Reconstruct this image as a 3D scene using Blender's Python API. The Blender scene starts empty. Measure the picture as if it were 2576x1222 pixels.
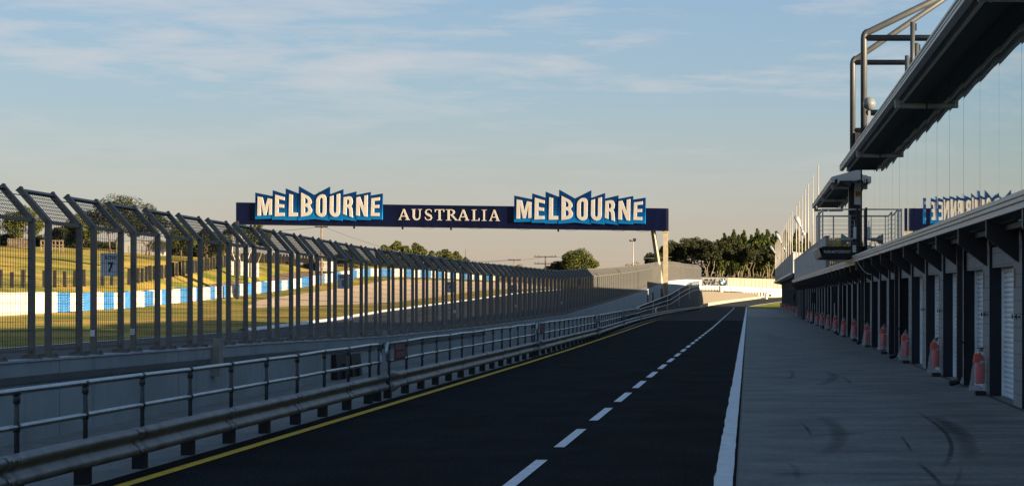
import bpy, math, random
from mathutils import Vector, Matrix
from mathutils.geometry import tessellate_polygon
R = math.radians
SC = bpy.context.scene
COL = SC.collection

# ------------------------------------------------------------------ camera
F, H, VX, VY = 4800.0, 2.1, 1882.0, 744.0     # survey of the place: focal and eye height used to read off positions
cd = bpy.data.cameras.new('camera'); cam = bpy.data.objects.new('camera', cd); COL.objects.link(cam)
cam.location = (0, 0, H); cam.rotation_euler = (R(90), 0, 0)
cd.sensor_width = 36; cd.lens = 36 * F / 2576
cd.shift_x = (1288 - VX) / 2576; cd.shift_y = (VY - 611) / 2576
cd.clip_start = 0.5; cd.clip_end = 8000
SC.camera = cam

# ------------------------------------------------------------------ light
SUN_AZ, SUN_EL = 64.0, 10.0     # light comes from the right, slightly behind the camera
w = bpy.data.worlds.new('World'); SC.world = w; w.use_nodes = True
nt = w.node_tree; N = nt.nodes; L = nt.links
for n in list(N): N.remove(n)
out = N.new('ShaderNodeOutputWorld'); bg = N.new('ShaderNodeBackground'); bg.inputs['Strength'].default_value = 0.070
sky = N.new('ShaderNodeTexSky'); sky.sky_type = 'NISHITA'; sky.sun_disc = False
sky.sun_elevation = R(SUN_EL); sky.sun_rotation = R(180 - SUN_AZ); sky.altitude = 0
sky.air_density = 1.0; sky.dust_density = 1.6; sky.ozone_density = 2.2
tc = N.new('ShaderNodeTexCoord'); sep = N.new('ShaderNodeSeparateXYZ')
L.new(tc.outputs['Generated'], sep.inputs[0])
def wmath(op, a, b=None, clamp=False):
    n = N.new('ShaderNodeMath'); n.operation = op; n.use_clamp = clamp
    for i, v in enumerate((a, b)):
        if v is None: continue
        if isinstance(v, (int, float)): n.inputs[i].default_value = v
        else: L.new(v, n.inputs[i])
    return n.outputs[0]
def wnoise(sx, sz, loc, scale, detail, rough=0.55):
    mp = N.new('ShaderNodeMapping'); mp.inputs['Scale'].default_value = (sx, sx, sz); mp.inputs['Location'].default_value = loc
    L.new(tc.outputs['Generated'], mp.inputs['Vector'])
    nz = N.new('ShaderNodeTexNoise'); nz.inputs['Scale'].default_value = scale; nz.inputs['Detail'].default_value = detail
    nz.inputs['Roughness'].default_value = rough; nz.inputs['Distortion'].default_value = 0.25
    L.new(mp.outputs[0], nz.inputs['Vector']); return nz.outputs['Fac']
def wramp(v, stops):
    r = N.new('ShaderNodeValToRGB'); e = r.color_ramp.elements
    while len(e) > 1: e.remove(e[-1])
    e[0].position = stops[0][0]; e[0].color = stops[0][1]
    for p, c in stops[1:]:
        k = e.new(p); k.color = c
    L.new(v, r.inputs[0]); return r.outputs[0]
g = lambda v: (v, v, v, 1)
big = wnoise(2.6, 16, (0.35, 0.1, 0.2), 2.2, 3)
fine = wnoise(6, 42, (1.2, 0.4, 0.7), 3.0, 9, 0.68)
mass = wmath('ADD', wmath('MULTIPLY', big, 0.62), wmath('MULTIPLY', fine, 0.38))
cl = wramp(mass, [(0.485, g(0)), (0.55, g(0.55)), (0.63, g(1))])
band = wramp(sep.outputs['Z'], [(0.0, g(0)), (0.045, g(0.1)), (0.085, g(0.45)), (0.115, g(1)), (0.17, g(0.7)), (0.5, g(0.15))])
cloud = wmath('MULTIPLY', wmath('MULTIPLY', cl, band), 0.66)
# the air near the horizon is dusty and cream, above it turns clear blue
tint = wramp(sep.outputs['Z'], [(-0.02, (0.60, 0.475, 0.36, 1)), (0.015, (0.585, 0.47, 0.375, 1)), (0.04, (0.52, 0.468, 0.42, 1)), (0.07, (0.43, 0.462, 0.475, 1)), (0.10, (0.34, 0.45, 0.545, 1)), (0.155, (0.275, 0.41, 0.575, 1)), (0.33, (0.16, 0.27, 0.45, 1)), (1.0, (0.095, 0.17, 0.29, 1))])
tn = N.new('ShaderNodeMix'); tn.data_type = 'RGBA'; tn.blend_type = 'MULTIPLY'; tn.inputs[0].default_value = 0.0
m1 = N.new('ShaderNodeMix'); m1.data_type = 'RGBA'; m1.inputs[0].default_value = 0.80
sc10 = N.new('ShaderNodeVectorMath'); sc10.operation = 'SCALE'; sc10.inputs['Scale'].default_value = 3.6
L.new(tint, sc10.inputs[0])
L.new(sky.outputs[0], m1.inputs[6]); L.new(sc10.outputs[0], m1.inputs[7])
m2 = N.new('ShaderNodeMix'); m2.data_type = 'RGBA'
L.new(cloud, m2.inputs[0]); L.new(m1.outputs[2], m2.inputs[6]); m2.inputs[7].default_value = (2.35, 2.3, 2.35, 1)
L.new(m2.outputs[2], bg.inputs['Color']); L.new(bg.outputs[0], out.inputs[0])

sd = bpy.data.lights.new('sun', 'SUN'); sun = bpy.data.objects.new('sun', sd); COL.objects.link(sun)
sd.energy = 5.0; sd.angle = R(0.5); sd.color = (1.0, 0.80, 0.54)
_d = Vector((-math.sin(R(SUN_AZ)) * math.cos(R(SUN_EL)), math.cos(R(SUN_AZ)) * math.cos(R(SUN_EL)), -math.sin(R(SUN_EL))))
sun.rotation_euler = _d.to_track_quat('-Z', 'Y').to_euler(); sun.location = (60, -40, 60)
SC.view_settings.view_transform = 'Standard'; SC.view_settings.look = 'None'
SC.view_settings.exposure = 2.0; SC.view_settings.gamma = 1

# ------------------------------------------------------------------ helpers
def P(x, y, Y): return Vector(((x - VX) * Y / F, Y, H - (y - VY) * Y / F))
def zpx(ox, oy, sc):
    return lambda x, y: ((ox + x / sc) / 1.490683, (oy + y / sc) / 1.490683)
def lerp(tab, t):
    if t <= tab[0][0]: return tab[0][1]
    for (a, u), (b, v) in zip(tab, tab[1:]):
        if t <= b: return u + (v - u) * (t - a) / (b - a)
    return tab[-1][1]

class MB:
    def __init__(s): s.v = []; s.f = []
    def face(s, pts):
        i = len(s.v); s.v += [tuple(p) for p in pts]; s.f.append(tuple(range(i, i + len(pts)))); return s
    def box(s, x0, x1, y0, y1, z0, z1, M=None):
        i = len(s.v)
        c = [(x0,y0,z0),(x1,y0,z0),(x1,y1,z0),(x0,y1,z0),(x0,y0,z1),(x1,y0,z1),(x1,y1,z1),(x0,y1,z1)]
        if M is not None: c = [tuple(M @ Vector(p)) for p in c]
        s.v += c
        s.f += [tuple(i + k for k in q) for q in ((0,3,2,1),(4,5,6,7),(0,1,5,4),(1,2,6,5),(2,3,7,6),(3,0,4,7))]; return s
    def ext(s, prof, y0, y1, closed=True, cap=True):
        """profile [(x,z)] extruded along Y"""
        i = len(s.v); n = len(prof)
        s.v += [(x, y0, z) for x, z in prof] + [(x, y1, z) for x, z in prof]
        for k in range(n if closed else n - 1):
            j = (k + 1) % n; s.f.append((i + k, i + j, i + n + j, i + n + k))
        if closed and cap:
            s.f.append(tuple(i + k for k in range(n))); s.f.append(tuple(i + n + k for k in reversed(range(n))))
        return s
    def sweep(s, prof, path, closed=False, cap=False):
        """profile [(offset to the right, up)] along path of points with per point z"""
        i = len(s.v); n = len(prof); m = len(path)
        for k, p in enumerate(path):
            a = Vector(path[max(0, k - 1)]); b = Vector(path[min(m - 1, k + 1)]); d = b - a; d.z = 0; d.normalize()
            r = Vector((d.y, -d.x, 0))
            for o, u in prof: s.v.append((p[0] + r.x * o, p[1] + r.y * o, p[2] + u))
        for k in range(m - 1):
            for q in range(n if closed else n - 1):
                j = (q + 1) % n; a = i + k * n
                s.f.append((a + q, a + j, a + n + j, a + n + q))
        if cap and closed:
            s.f.append(tuple(i + q for q in range(n))); s.f.append(tuple(i + (m - 1) * n + q for q in reversed(range(n))))
        return s
    def tube(s, pts, r, n=8, cap=True, r2=None):
        pts = [Vector(p) for p in pts]; m = len(pts); i = len(s.v); up = None
        for k, p in enumerate(pts):
            d = (pts[min(m - 1, k + 1)] - pts[max(0, k - 1)]).normalized()
            if up is None:
                up = Vector((0, 0, 1)) if abs(d.z) < 0.9 else Vector((1, 0, 0))
            a = d.cross(up)
            if a.length < 1e-4: a = d.cross(Vector((0, 1, 0)))
            a.normalize(); b = a.cross(d).normalized(); up = b
            rr = r if r2 is None else r + (r2 - r) * k / (m - 1)
            for q in range(n):
                t = 2 * math.pi * (q + 0.5) / n
                s.v.append(tuple(p + a * (rr * math.cos(t)) + b * (rr * math.sin(t))))
        for k in range(m - 1):
            for q in range(n):
                j = (q + 1) % n; a = i + k * n; s.f.append((a + q, a + j, a + n + j, a + n + q))
        if cap:
            s.f.append(tuple(i + q for q in reversed(range(n)))); s.f.append(tuple(i + (m - 1) * n + q for q in range(n)))
        return s
    def lathe(s, prof, c=(0, 0, 0), n=16, sy=1.0):
        i = len(s.v); m = len(prof)
        for r, z in prof:
            for q in range(n):
                t = 2 * math.pi * q / n; s.v.append((c[0] + r * math.cos(t), c[1] + r * sy * math.sin(t), c[2] + z))
        for k in range(m - 1):
            for q in range(n):
                j = (q + 1) % n; a = i + k * n; s.f.append((a + q, a + j, a + n + j, a + n + q))
        s.f.append(tuple(i + q for q in reversed(range(n)))); s.f.append(tuple(i + (m - 1) * n + q for q in range(n)))
        return s
    def poly(s, outer, holes, fn, t0=0.0, t1=0.02, sides=True):
        """2D polygon with holes mapped by fn(x,y,depth)"""
        loops = [outer] + holes; flat = [p for l in loops for p in l]; i = len(s.v); n = len(flat)
        s.v += [tuple(fn(x, y, t1)) for x, y in flat] + [tuple(fn(x, y, t0)) for x, y in flat]
        for t in tessellate_polygon([[Vector((x, y, 0)) for x, y in l] for l in loops]): s.f.append(tuple(i + k for k in t))
        if sides:
            o = 0
            for l in loops:
                for k in range(len(l)):
                    j = (k + 1) % len(l); s.f.append((i + o + k, i + o + j, i + n + o + j, i + n + o + k))
                o += len(l)
        return s
    def mesh(s, name, m, smooth=False):
        me = bpy.data.meshes.new(name); me.from_pydata(s.v, [], s.f)
        for mm in (m if isinstance(m, (list, tuple)) else [m]): me.materials.append(mm)
        if smooth: me.polygons.foreach_set('use_smooth', [True] * len(me.polygons))
        me.update(); return me
    def build(s, name, m, parent=None, smooth=False, loc=None):
        o = bpy.data.objects.new(name, s.mesh(name, m, smooth)); COL.objects.link(o)
        if parent is not None: o.parent = parent
        if loc is not None: o.location = loc
        return o

def tag(o, label=None, cat=None, group=None, kind=None):
    if label: o['label'] = label
    if cat: o['category'] = cat
    if group: o['group'] = group
    if kind: o['kind'] = kind
    return o
def thing(name, label, cat, loc=(0, 0, 0), rz=0, group=None):
    o = bpy.data.objects.new(name, None); COL.objects.link(o); o.location = loc; o.rotation_euler = (0, 0, rz)
    o.empty_display_size = 0.3
    return tag(o, label, cat, group)
def dup(root, loc, rz=None, label=None, scale=None):
    r = root.copy(); COL.objects.link(r); r.location = loc
    if rz is not None: r.rotation_euler = (0, 0, rz)
    if scale: r.scale = scale
    if label: r['label'] = label
    for ch in list(root.children):
        c = ch.copy(); COL.objects.link(c); c.parent = r
        for gch in list(ch.children):
            d = gch.copy(); COL.objects.link(d); d.parent = c
    return r
ORD = ['first','second','third','fourth','fifth','sixth','seventh','eighth','ninth','tenth','eleventh','twelfth','thirteenth','fourteenth','fifteenth','sixteenth','seventeenth','eighteenth','nineteenth','twentieth','twenty-first','twenty-second','twenty-third','twenty-fourth','twenty-fifth','twenty-sixth','twenty-seventh','twenty-eighth','twenty-ninth','thirtieth']

# ------------------------------------------------------------------ materials
def mat(name, c, rough=0.6, metal=0.0, var=0.0, vs=3.0, c2=None, bump=0.0, bs=40.0, stretch=(1, 1, 1), spec=0.5, detail=6, ramp=(0.35, 0.65), fine=0.0, alpha=1.0, coat=0.0):
    m = bpy.data.materials.new(name); m.use_nodes = True; t = m.node_tree; b = t.nodes['Principled BSDF']
    b.inputs['Roughness'].default_value = rough; b.inputs['Metallic'].default_value = metal
    b.inputs['Specular IOR Level'].default_value = spec; b.inputs['Base Color'].default_value = (*c, 1)
    b.inputs['Alpha'].default_value = alpha; b.inputs['Coat Weight'].default_value = coat
    tcn = t.nodes.new('ShaderNodeTexCoord'); mp = t.nodes.new('ShaderNodeMapping'); mp.inputs['Scale'].default_value = stretch
    t.links.new(tcn.outputs['Object'], mp.inputs['Vector'])
    colout = None
    if var or c2:
        nz = t.nodes.new('ShaderNodeTexNoise'); nz.inputs['Scale'].default_value = vs; nz.inputs['Detail'].default_value = detail
        nz.inputs['Roughness'].default_value = 0.6
        t.links.new(mp.outputs[0], nz.inputs['Vector'])
        cr = t.nodes.new('ShaderNodeValToRGB'); e = cr.color_ramp.elements
        e[0].position, e[1].position = ramp
        if c2: e[0].color = (*c, 1); e[1].color = (*c2, 1)
        else:
            e[0].color = tuple(x * (1 - var) for x in c) + (1,); e[1].color = tuple(min(1, x * (1 + var)) for x in c) + (1,)
        t.links.new(nz.outputs['Fac'], cr.inputs[0]); colout = cr.outputs[0]
        if fine:
            n2 = t.nodes.new('ShaderNodeTexNoise'); n2.inputs['Scale'].default_value = bs; n2.inputs['Detail'].default_value = 3
            t.links.new(mp.outputs[0], n2.inputs['Vector'])
            mr = t.nodes.new('ShaderNodeMapRange'); mr.inputs['From Min'].default_value = 0.3; mr.inputs['From Max'].default_value = 0.7
            mr.inputs['To Min'].default_value = 1 - fine; mr.inputs['To Max'].default_value = 1 + fine
            t.links.new(n2.outputs['Fac'], mr.inputs[0])
            vm = t.nodes.new('ShaderNodeVectorMath'); vm.operation = 'SCALE'
            t.links.new(colout, vm.inputs[0]); t.links.new(mr.outputs[0], vm.inputs['Scale']); colout = vm.outputs[0]
        t.links.new(colout, b.inputs['Base Color'])
        rr = t.nodes.new('ShaderNodeMapRange'); rr.inputs['To Min'].default_value = max(0.02, rough - 0.08); rr.inputs['To Max'].default_value = min(1, rough + 0.1)
        t.links.new(nz.outputs['Fac'], rr.inputs[0]); t.links.new(rr.outputs[0], b.inputs['Roughness'])
    if bump:
        nb = t.nodes.new('ShaderNodeTexNoise'); nb.inputs['Scale'].default_value = bs; nb.inputs['Detail'].default_value = 4
        t.links.new(mp.outputs[0], nb.inputs['Vector'])
        bn = t.nodes.new('ShaderNodeBump'); bn.inputs['Strength'].default_value = bump; bn.inputs['Distance'].default_value = 0.02
        t.links.new(nb.outputs['Fac'], bn.inputs['Height']); t.links.new(bn.outputs[0], b.inputs['Normal'])
    m['_col'] = 1
    return m
def node_math(t, op, a, b):
    n = t.nodes.new('ShaderNodeMath'); n.operation = op
    for i, v in enumerate((a, b)):
        if isinstance(v, (int, float)): n.inputs[i].default_value = v
        else: t.links.new(v, n.inputs[i])
    return n.outputs[0]
def overlay(m, fac_fn, c):
    """mix a colour over the base colour; fac_fn(tree, object coords socket) -> fac socket"""
    t = m.node_tree; b = t.nodes['Principled BSDF']; tcn = t.nodes.new('ShaderNodeTexCoord')
    fac = fac_fn(t, tcn.outputs['Object'])
    mx = t.nodes.new('ShaderNodeMix'); mx.data_type = 'RGBA'
    lk = b.inputs['Base Color'].links
    if lk: t.links.new(lk[0].from_socket, mx.inputs[6])
    else: mx.inputs[6].default_value = b.inputs['Base Color'].default_value
    mx.inputs[7].default_value = (*c, 1); t.links.new(fac, mx.inputs[0]); t.links.new(mx.outputs[2], b.inputs['Base Color'])
    return m
def streaks(scale, lo, hi, stretch, amount=1.0):
    def fn(t, vec):
        mp = t.nodes.new('ShaderNodeMapping'); mp.inputs['Scale'].default_value = stretch; t.links.new(vec, mp.inputs['Vector'])
        nz = t.nodes.new('ShaderNodeTexNoise'); nz.inputs['Scale'].default_value = scale; nz.inputs['Detail'].default_value = 5; t.links.new(mp.outputs[0], nz.inputs['Vector'])
        mr = t.nodes.new('ShaderNodeMapRange'); mr.inputs['From Min'].default_value = lo; mr.inputs['From Max'].default_value = hi; mr.inputs['To Max'].default_value = amount
        t.links.new(nz.outputs['Fac'], mr.inputs[0]); return mr.outputs[0]
    return fn
def joints(axis, period, width, offset=0.0, amount=1.0):
    def fn(t, vec):
        sp = t.nodes.new('ShaderNodeSeparateXYZ'); t.links.new(vec, sp.inputs[0])
        v = node_math(t, 'FRACT', node_math(t, 'DIVIDE', node_math(t, 'ADD', sp.outputs[axis], offset), period), 0)
        return node_math(t, 'MULTIPLY', node_math(t, 'LESS_THAN', v, width / period), amount)
    return fn

M = {}
M['asphalt'] = mat('new_asphalt', (0.0145, 0.0158, 0.0168), 0.95, var=0.35, vs=0.6, bump=0.8, bs=22, fine=0.85, spec=0.03)
overlay(M['asphalt'], streaks(2.2, 0.5, 0.75, (1.6, 0.02, 1), 0.45), (0.020, 0.021, 0.023))
overlay(M['asphalt'], streaks(0.8, 0.56, 0.62, (0.6, 0.25, 1), 0.35), (0.003, 0.003, 0.004))
M['asphalt_old'] = mat('worn_asphalt', (0.028, 0.027, 0.028), 0.9, var=0.2, vs=0.4, bump=0.3, bs=45, fine=0.2, spec=0.12, stretch=(0.4, 1, 1))
M['track'] = mat('track_asphalt', (0.035, 0.035, 0.04), 0.8, var=0.15, vs=0.3, stretch=(1, 0.2, 1), spec=0.3)
M['pad'] = mat('brushed_concrete', (0.175, 0.172, 0.162), 0.75, var=0.28, vs=0.8, bump=0.4, bs=22, fine=0.30, stretch=(0.6, 1.3, 1), spec=0.3)
overlay(M['pad'], streaks(1.3, 0.56, 0.72, (0.25, 1.6, 1), 0.55), (0.030, 0.034, 0.040))
overlay(M['pad'], streaks(0.9, 0.52, 0.68, (0.7, 0.5, 1), 0.5), (0.085, 0.085, 0.085))
overlay(M['pad'], joints('Y', 4.75, 0.028, 0.5, 0.6), (0.02, 0.022, 0.026))
M['pad_far'] = mat('pale_brushed_concrete', (0.25, 0.235, 0.22), 0.7, var=0.15, vs=0.6, bump=0.3, bs=18, fine=0.12, stretch=(0.3, 2.0, 1), spec=0.3)
M['apron'] = mat('signal_apron_concrete', (0.20, 0.20, 0.19), 0.85, var=0.2, vs=2, bump=0.3, bs=30, fine=0.2)
M['paint_white'] = mat('road_paint_white', (0.80, 0.81, 0.84), 0.7, var=0.12, vs=5, bump=0.2, bs=60, fine=0.1)
overlay(M['paint_white'], streaks(9, 0.60, 0.72, (1, 1, 1), 0.5), (0.15, 0.15, 0.16))
M['paint_yellow'] = mat('road_paint_yellow', (0.80, 0.50, 0.02), 0.75, var=0.2, vs=6, bump=0.2, bs=60, fine=0.15)
overlay(M['paint_yellow'], streaks(14, 0.60, 0.75, (1, 1, 1), 0.5), (0.06, 0.05, 0.02))
M['grass'] = mat('dry_grass', (0.40, 0.27, 0.06), 0.95, c2=(0.13, 0.145, 0.020), vs=0.11, bump=0.6, bs=6, fine=0.35, detail=9, spec=0.1, ramp=(0.40, 0.62), stretch=(1, 0.7, 1))
M['grass_green'] = mat('green_grass', (0.30, 0.27, 0.035), 0.95, c2=(0.15, 0.19, 0.022), vs=0.5, bump=0.6, bs=6, fine=0.3, detail=8, spec=0.1)
M['dirt'] = mat('bare_soil', (0.12, 0.075, 0.04), 0.95, var=0.35, vs=0.5, bump=0.5, bs=5, fine=0.3)
M['gravel'] = mat('gravel_trap', (0.62, 0.47, 0.31), 0.95, var=0.15, vs=1, bump=0.5, bs=12, fine=0.2, spec=0.1)
M['wall'] = mat('painted_concrete', (0.31, 0.355, 0.37), 0.8, var=0.12, vs=0.8, bump=0.15, bs=25, spec=0.25)
overlay(M['wall'], streaks(2.5, 0.58, 0.75, (1, 1, 0.12), 0.35), (0.07, 0.085, 0.10))
overlay(M['wall'], joints('Y', 6.0, 0.02, 1.3, 0.8), (0.03, 0.035, 0.04))
M['wall_top'] = mat('lit_wall_top', (0.42, 0.46, 0.50), 0.8, var=0.18, vs=6, bump=0.4, bs=40)  # lit strip along the wall top put into a paler colour
M['cream'] = mat('cream_painted_wall', (0.30, 0.26, 0.20), 0.8, var=0.06, vs=0.6)
M['white_wall'] = mat('white_painted_wall', (0.46, 0.42, 0.36), 0.75, var=0.05, vs=0.5)
M['tan_wall'] = mat('tan_rendered_wall', (0.12, 0.10, 0.072), 0.85, var=0.06, vs=1.0)
M['galv'] = mat('galvanised_steel', (0.38, 0.42, 0.46), 0.33, metal=0.9, var=0.22, vs=4, bump=0.08, bs=30)
M['upright'] = mat('dull_zinc_upright', (0.075, 0.085, 0.088), 0.5, metal=0.4, var=0.2, vs=6)
M['gutter'] = mat('dark_gutter', (0.006, 0.006, 0.007), 0.95, var=0.3, vs=4, spec=0.05)
M['armco'] = mat('weathered_barrier_steel', (0.25, 0.25, 0.25), 0.50, metal=0.6, var=0.25, vs=2.5, bump=0.12, bs=14)
overlay(M['armco'], streaks(3.5, 0.55, 0.72, (1, 0.5, 1), 0.55), (0.10, 0.085, 0.075))
M['fence'] = mat('grey_fence_steel', (0.145, 0.138, 0.124), 0.50, metal=0.2, var=0.12, vs=5, bump=0.1, bs=30)
M['wire'] = mat('fence_wire', (0.035, 0.042, 0.052), 0.5, metal=0.4)
M['black'] = mat('black_post', (0.012, 0.013, 0.015), 0.6, var=0.2, vs=5)
M['navy'] = mat('navy_board', (0.0025, 0.006, 0.035), 0.5, var=0.25, vs=0.6, spec=0.15, stretch=(1, 1, 0.3))
M['letter'] = mat('cream_letters', (0.62, 0.57, 0.50), 0.6, var=0.05, vs=2)
M['leg'] = mat('cream_gantry_steel', (0.27, 0.225, 0.15), 0.6, var=0.12, vs=2)
M['block'] = mat('painted_block', (0.25, 0.25, 0.25), 0.8, var=0.1, vs=3, bump=0.2, bs=40)
overlay(M['block'], joints('Z', 0.247, 0.014, 0.0, 0.7), (0.05, 0.052, 0.058))
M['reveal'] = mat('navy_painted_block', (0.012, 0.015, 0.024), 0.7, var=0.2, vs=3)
M['shutter'] = mat('white_roller_steel', (0.76, 0.82, 0.86), 0.45, metal=0.1, var=0.08, vs=2, spec=0.5)
M['dark_bay'] = mat('dark_bay_interior', (0.010, 0.012, 0.018), 0.6, var=0.2, vs=2)
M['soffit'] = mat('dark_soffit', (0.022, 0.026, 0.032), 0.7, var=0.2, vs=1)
M['fascia'] = mat('grey_metal_fascia', (0.50, 0.50, 0.49), 0.45, metal=0.3, var=0.12, vs=1.2, stretch=(1, 0.2, 1))
M['roof'] = mat('roof_metal', (0.20, 0.21, 0.22), 0.5, metal=0.4, var=0.1, vs=1)
M['teal'] = mat('dark_teal_panel', (0.012, 0.03, 0.03), 0.5)
M['pipe'] = mat('pvc_downpipe', (0.36, 0.37, 0.36), 0.5, var=0.15, vs=3)
M['parapet'] = mat('pale_render', (0.36, 0.36, 0.36), 0.85, var=0.08, vs=1.5, bump=0.1, bs=20)
overlay(M['parapet'], streaks(9, 0.66, 0.72, (1, 1, 1), 0.6), (0.12, 0.12, 0.12))
M['body'] = mat('building_render', (0.20, 0.20, 0.20), 0.85, var=0.1, vs=1)
M['tower'] = mat('grey_tower_tube', (0.060, 0.064, 0.066), 0.5, metal=0.3, var=0.1, vs=2)
M['column'] = mat('dark_column', (0.011, 0.012, 0.016), 0.5, var=0.2, vs=2)
M['pole'] = mat('white_flag_pole', (0.30, 0.27, 0.23), 0.45, var=0.08, vs=2)
M['lamp'] = mat('lamp_housing', (0.36, 0.36, 0.35), 0.35, metal=0.5, var=0.1, vs=4)
M['lampglass'] = mat('lamp_glass', (0.14, 0.15, 0.15), 0.1, spec=0.8)
M['red_tank'] = mat('extinguisher_red', (0.72, 0.006, 0.012), 0.35, spec=0.6)
M['orange'] = mat('extinguisher_label', (0.50, 0.055, 0.012), 0.5)
M['tank_white'] = mat('extinguisher_band', (0.7, 0.7, 0.72), 0.5)
M['bag'] = mat('plastic_bag', (0.85, 0.85, 0.88), 0.35, var=0.15, vs=9, bump=0.6, bs=14, alpha=0.22, spec=0.6)
M['sign_red'] = mat('maroon_sign', (0.16, 0.010, 0.018), 0.5, var=0.1, vs=4)
M['sign_white'] = mat('sign_white', (0.72, 0.76, 0.82), 0.6, var=0.05, vs=3)
M['sign_black'] = mat('sign_black', (0.015, 0.015, 0.02), 0.6)
M['lettering'] = mat('white_lettering', (0.70, 0.72, 0.75), 0.5)
M['lettering_red'] = mat('faded_lettering', (0.42, 0.36, 0.42), 0.5)
M['yellow'] = mat('yellow_panel', (0.62, 0.42, 0.01), 0.5)
M['darkred'] = mat('dark_red_print', (0.16, 0.02, 0.01), 0.5)
M['tyre_blue'] = mat('blue_painted_tyre', (0.022, 0.12, 0.29), 0.6, var=0.22, vs=2, bump=0.3, bs=6)
M['tyre_white'] = mat('white_painted_tyre', (0.46, 0.42, 0.36), 0.65, var=0.12, vs=2, bump=0.3, bs=6)
M['timber'] = mat('weathered_timber', (0.16, 0.12, 0.08), 0.85, var=0.25, vs=4)
M['post_dark'] = mat('dark_timber_post', (0.009, 0.008, 0.007), 0.85, var=0.3, vs=3)
M['bark'] = mat('pale_bark', (0.15, 0.11, 0.075), 0.9, var=0.35, vs=3, bump=0.4, bs=10)
M['bark_dark'] = mat('dark_bark', (0.07, 0.05, 0.035), 0.9, var=0.3, vs=3)
M['shed'] = mat('pale_shed_steel', (0.22, 0.22, 0.22), 0.7, var=0.06, vs=1)
M['grey_box'] = mat('grey_electrical_box', (0.28, 0.27, 0.24), 0.6, var=0.15, vs=5)
M['tray'] = mat('cable_tray', (0.10, 0.12, 0.13), 0.5, metal=0.3, var=0.2, vs=3)
M['ramp_wall'] = mat('dark_ramp_wall', (0.06, 0.062, 0.066), 0.8, var=0.15, vs=1)
def leafmat(name, c1, c2):
    m = mat(name, c1, 0.75, c2=c2, vs=0.9, detail=3, spec=0.2, ramp=(0.35, 0.68))
    b = m.node_tree.nodes['Principled BSDF']; b.inputs['Subsurface Weight'].default_value = 0.0
    return m
M['leaf'] = leafmat('gum_leaves', (0.018, 0.026, 0.006), (0.085, 0.090, 0.016))
M['leaf_dark'] = leafmat('dark_tea_tree_leaves', (0.010, 0.015, 0.005), (0.036, 0.038, 0.010))
M['leaf_cyp'] = leafmat('cypress_leaves', (0.014, 0.028, 0.006), (0.085, 0.10, 0.014))
M['leaf_brown'] = leafmat('brown_twigs', (0.08, 0.055, 0.03), (0.17, 0.11, 0.06))
# printed blue gradient of the lettered boards: lighter towards the foot of each board
def board_mat():
    m = mat('blue_board', (0.004, 0.075, 0.22), 0.6, spec=0.12)
    t = m.node_tree; b = t.nodes['Principled BSDF']; uv = t.nodes.new('ShaderNodeUVMap')
    sp = t.nodes.new('ShaderNodeSeparateXYZ'); t.links.new(uv.outputs[0], sp.inputs[0])
    cr = t.nodes.new('ShaderNodeValToRGB'); e = cr.color_ramp.elements
    e[0].position = 0.0; e[0].color = (0.004, 0.17, 0.46, 1); e[1].position = 0.5; e[1].color = (0.001, 0.050, 0.19, 1)
    k = e.new(1.0); k.color = (0.001, 0.030, 0.12, 1)
    t.links.new(sp.outputs['Y'], cr.inputs[0]); t.links.new(cr.outputs[0], b.inputs['Base Color']); return m
M['board'] = board_mat()
def glass_mat():
    m = mat('mirror_glass', (0.60, 0.70, 0.69), 0.015, metal=1.0)
    t = m.node_tree; b = t.nodes['Principled BSDF']; tcn = t.nodes.new('ShaderNodeTexCoord'); mp = t.nodes.new('ShaderNodeMapping')
    mp.inputs['Scale'].default_value = (1, 0.35, 0.22); t.links.new(tcn.outputs['Object'], mp.inputs['Vector'])
    nz = t.nodes.new('ShaderNodeTexNoise'); nz.inputs['Scale'].default_value = 1.0; nz.inputs['Detail'].default_value = 1
    t.links.new(mp.outputs[0], nz.inputs['Vector']); bn = t.nodes.new('ShaderNodeBump'); bn.inputs['Strength'].default_value = 0.12; bn.inputs['Distance'].default_value = 0.02
    t.links.new(nz.outputs['Fac'], bn.inputs['Height']); t.links.new(bn.outputs[0], b.inputs['Normal']); return m
M['glass'] = glass_mat()

# ------------------------------------------------------------------ ground
ZP = [(0, 0), (300, 0), (480, 2.07), (520, 4.0), (700, 6.0), (1500, 9.0), (6000, 12.0)]     # pit side
def zp(Y): return lerp(ZP, Y)
TR_L = [(-60, -29.5), (114.5, -29.8), (150, -32.6), (200, -37.9), (300, -43), (380, -44.6), (480, -47), (700, -50)]
TR_LZ = [(-60, 0), (114.5, 0), (150, .14), (200, .45), (300, 1.47), (380, 2.7), (480, 3.6), (700, 5.0), (1500, 8), (6000, 12)]
TR_RZ = [(-60, 0), (110, 0), (150, .6), (222, 2.0), (285, 3.0), (380, 3.2), (480, 4.0), (700, 5.0), (1500, 8), (6000, 12)]
BAR = [P(-60, 797, 126), P(10, 793, 135), P(316, 775, 187), P(587, 746, 260), P(735, 726, 311), P(919, 694.5, 366), P(1084, 699.5, 404), P(1250, 706, 470)]
BX = [(-60, -52), (100, -52)] + [(p.y, p.x) for p in BAR] + [(700, -70)]
BZ = [(-60, .6), (100, .6)] + [(p.y, p.z) for p in BAR] + [(700, 7.0), (1500, 9), (6000, 12)]
PF = [P(30, 726, 192), P(324, 716, 222), P(565, 672, 295), P(652, 661, 334), P(847, 668, 400)]
FX = [(-60, -66), (135, -68)] + [(p.y, p.x) for p in PF] + [(480, -86), (700, -90)]
FZ = [(-60, 1.8), (135, 2.0)] + [(p.y, p.z) for p in PF] + [(480, 9.0), (700, 10.5), (1500, 12), (6000, 14)]
CX = [(-60, -105), (200, -108), (300, -117), (420, -121), (700, -125)]
CZ = [(-60, 6.5), (200, 8.3), (300, 9.9), (420, 12.3), (500, 12.6), (700, 13.5), (1500, 14), (6000, 15)]
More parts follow.
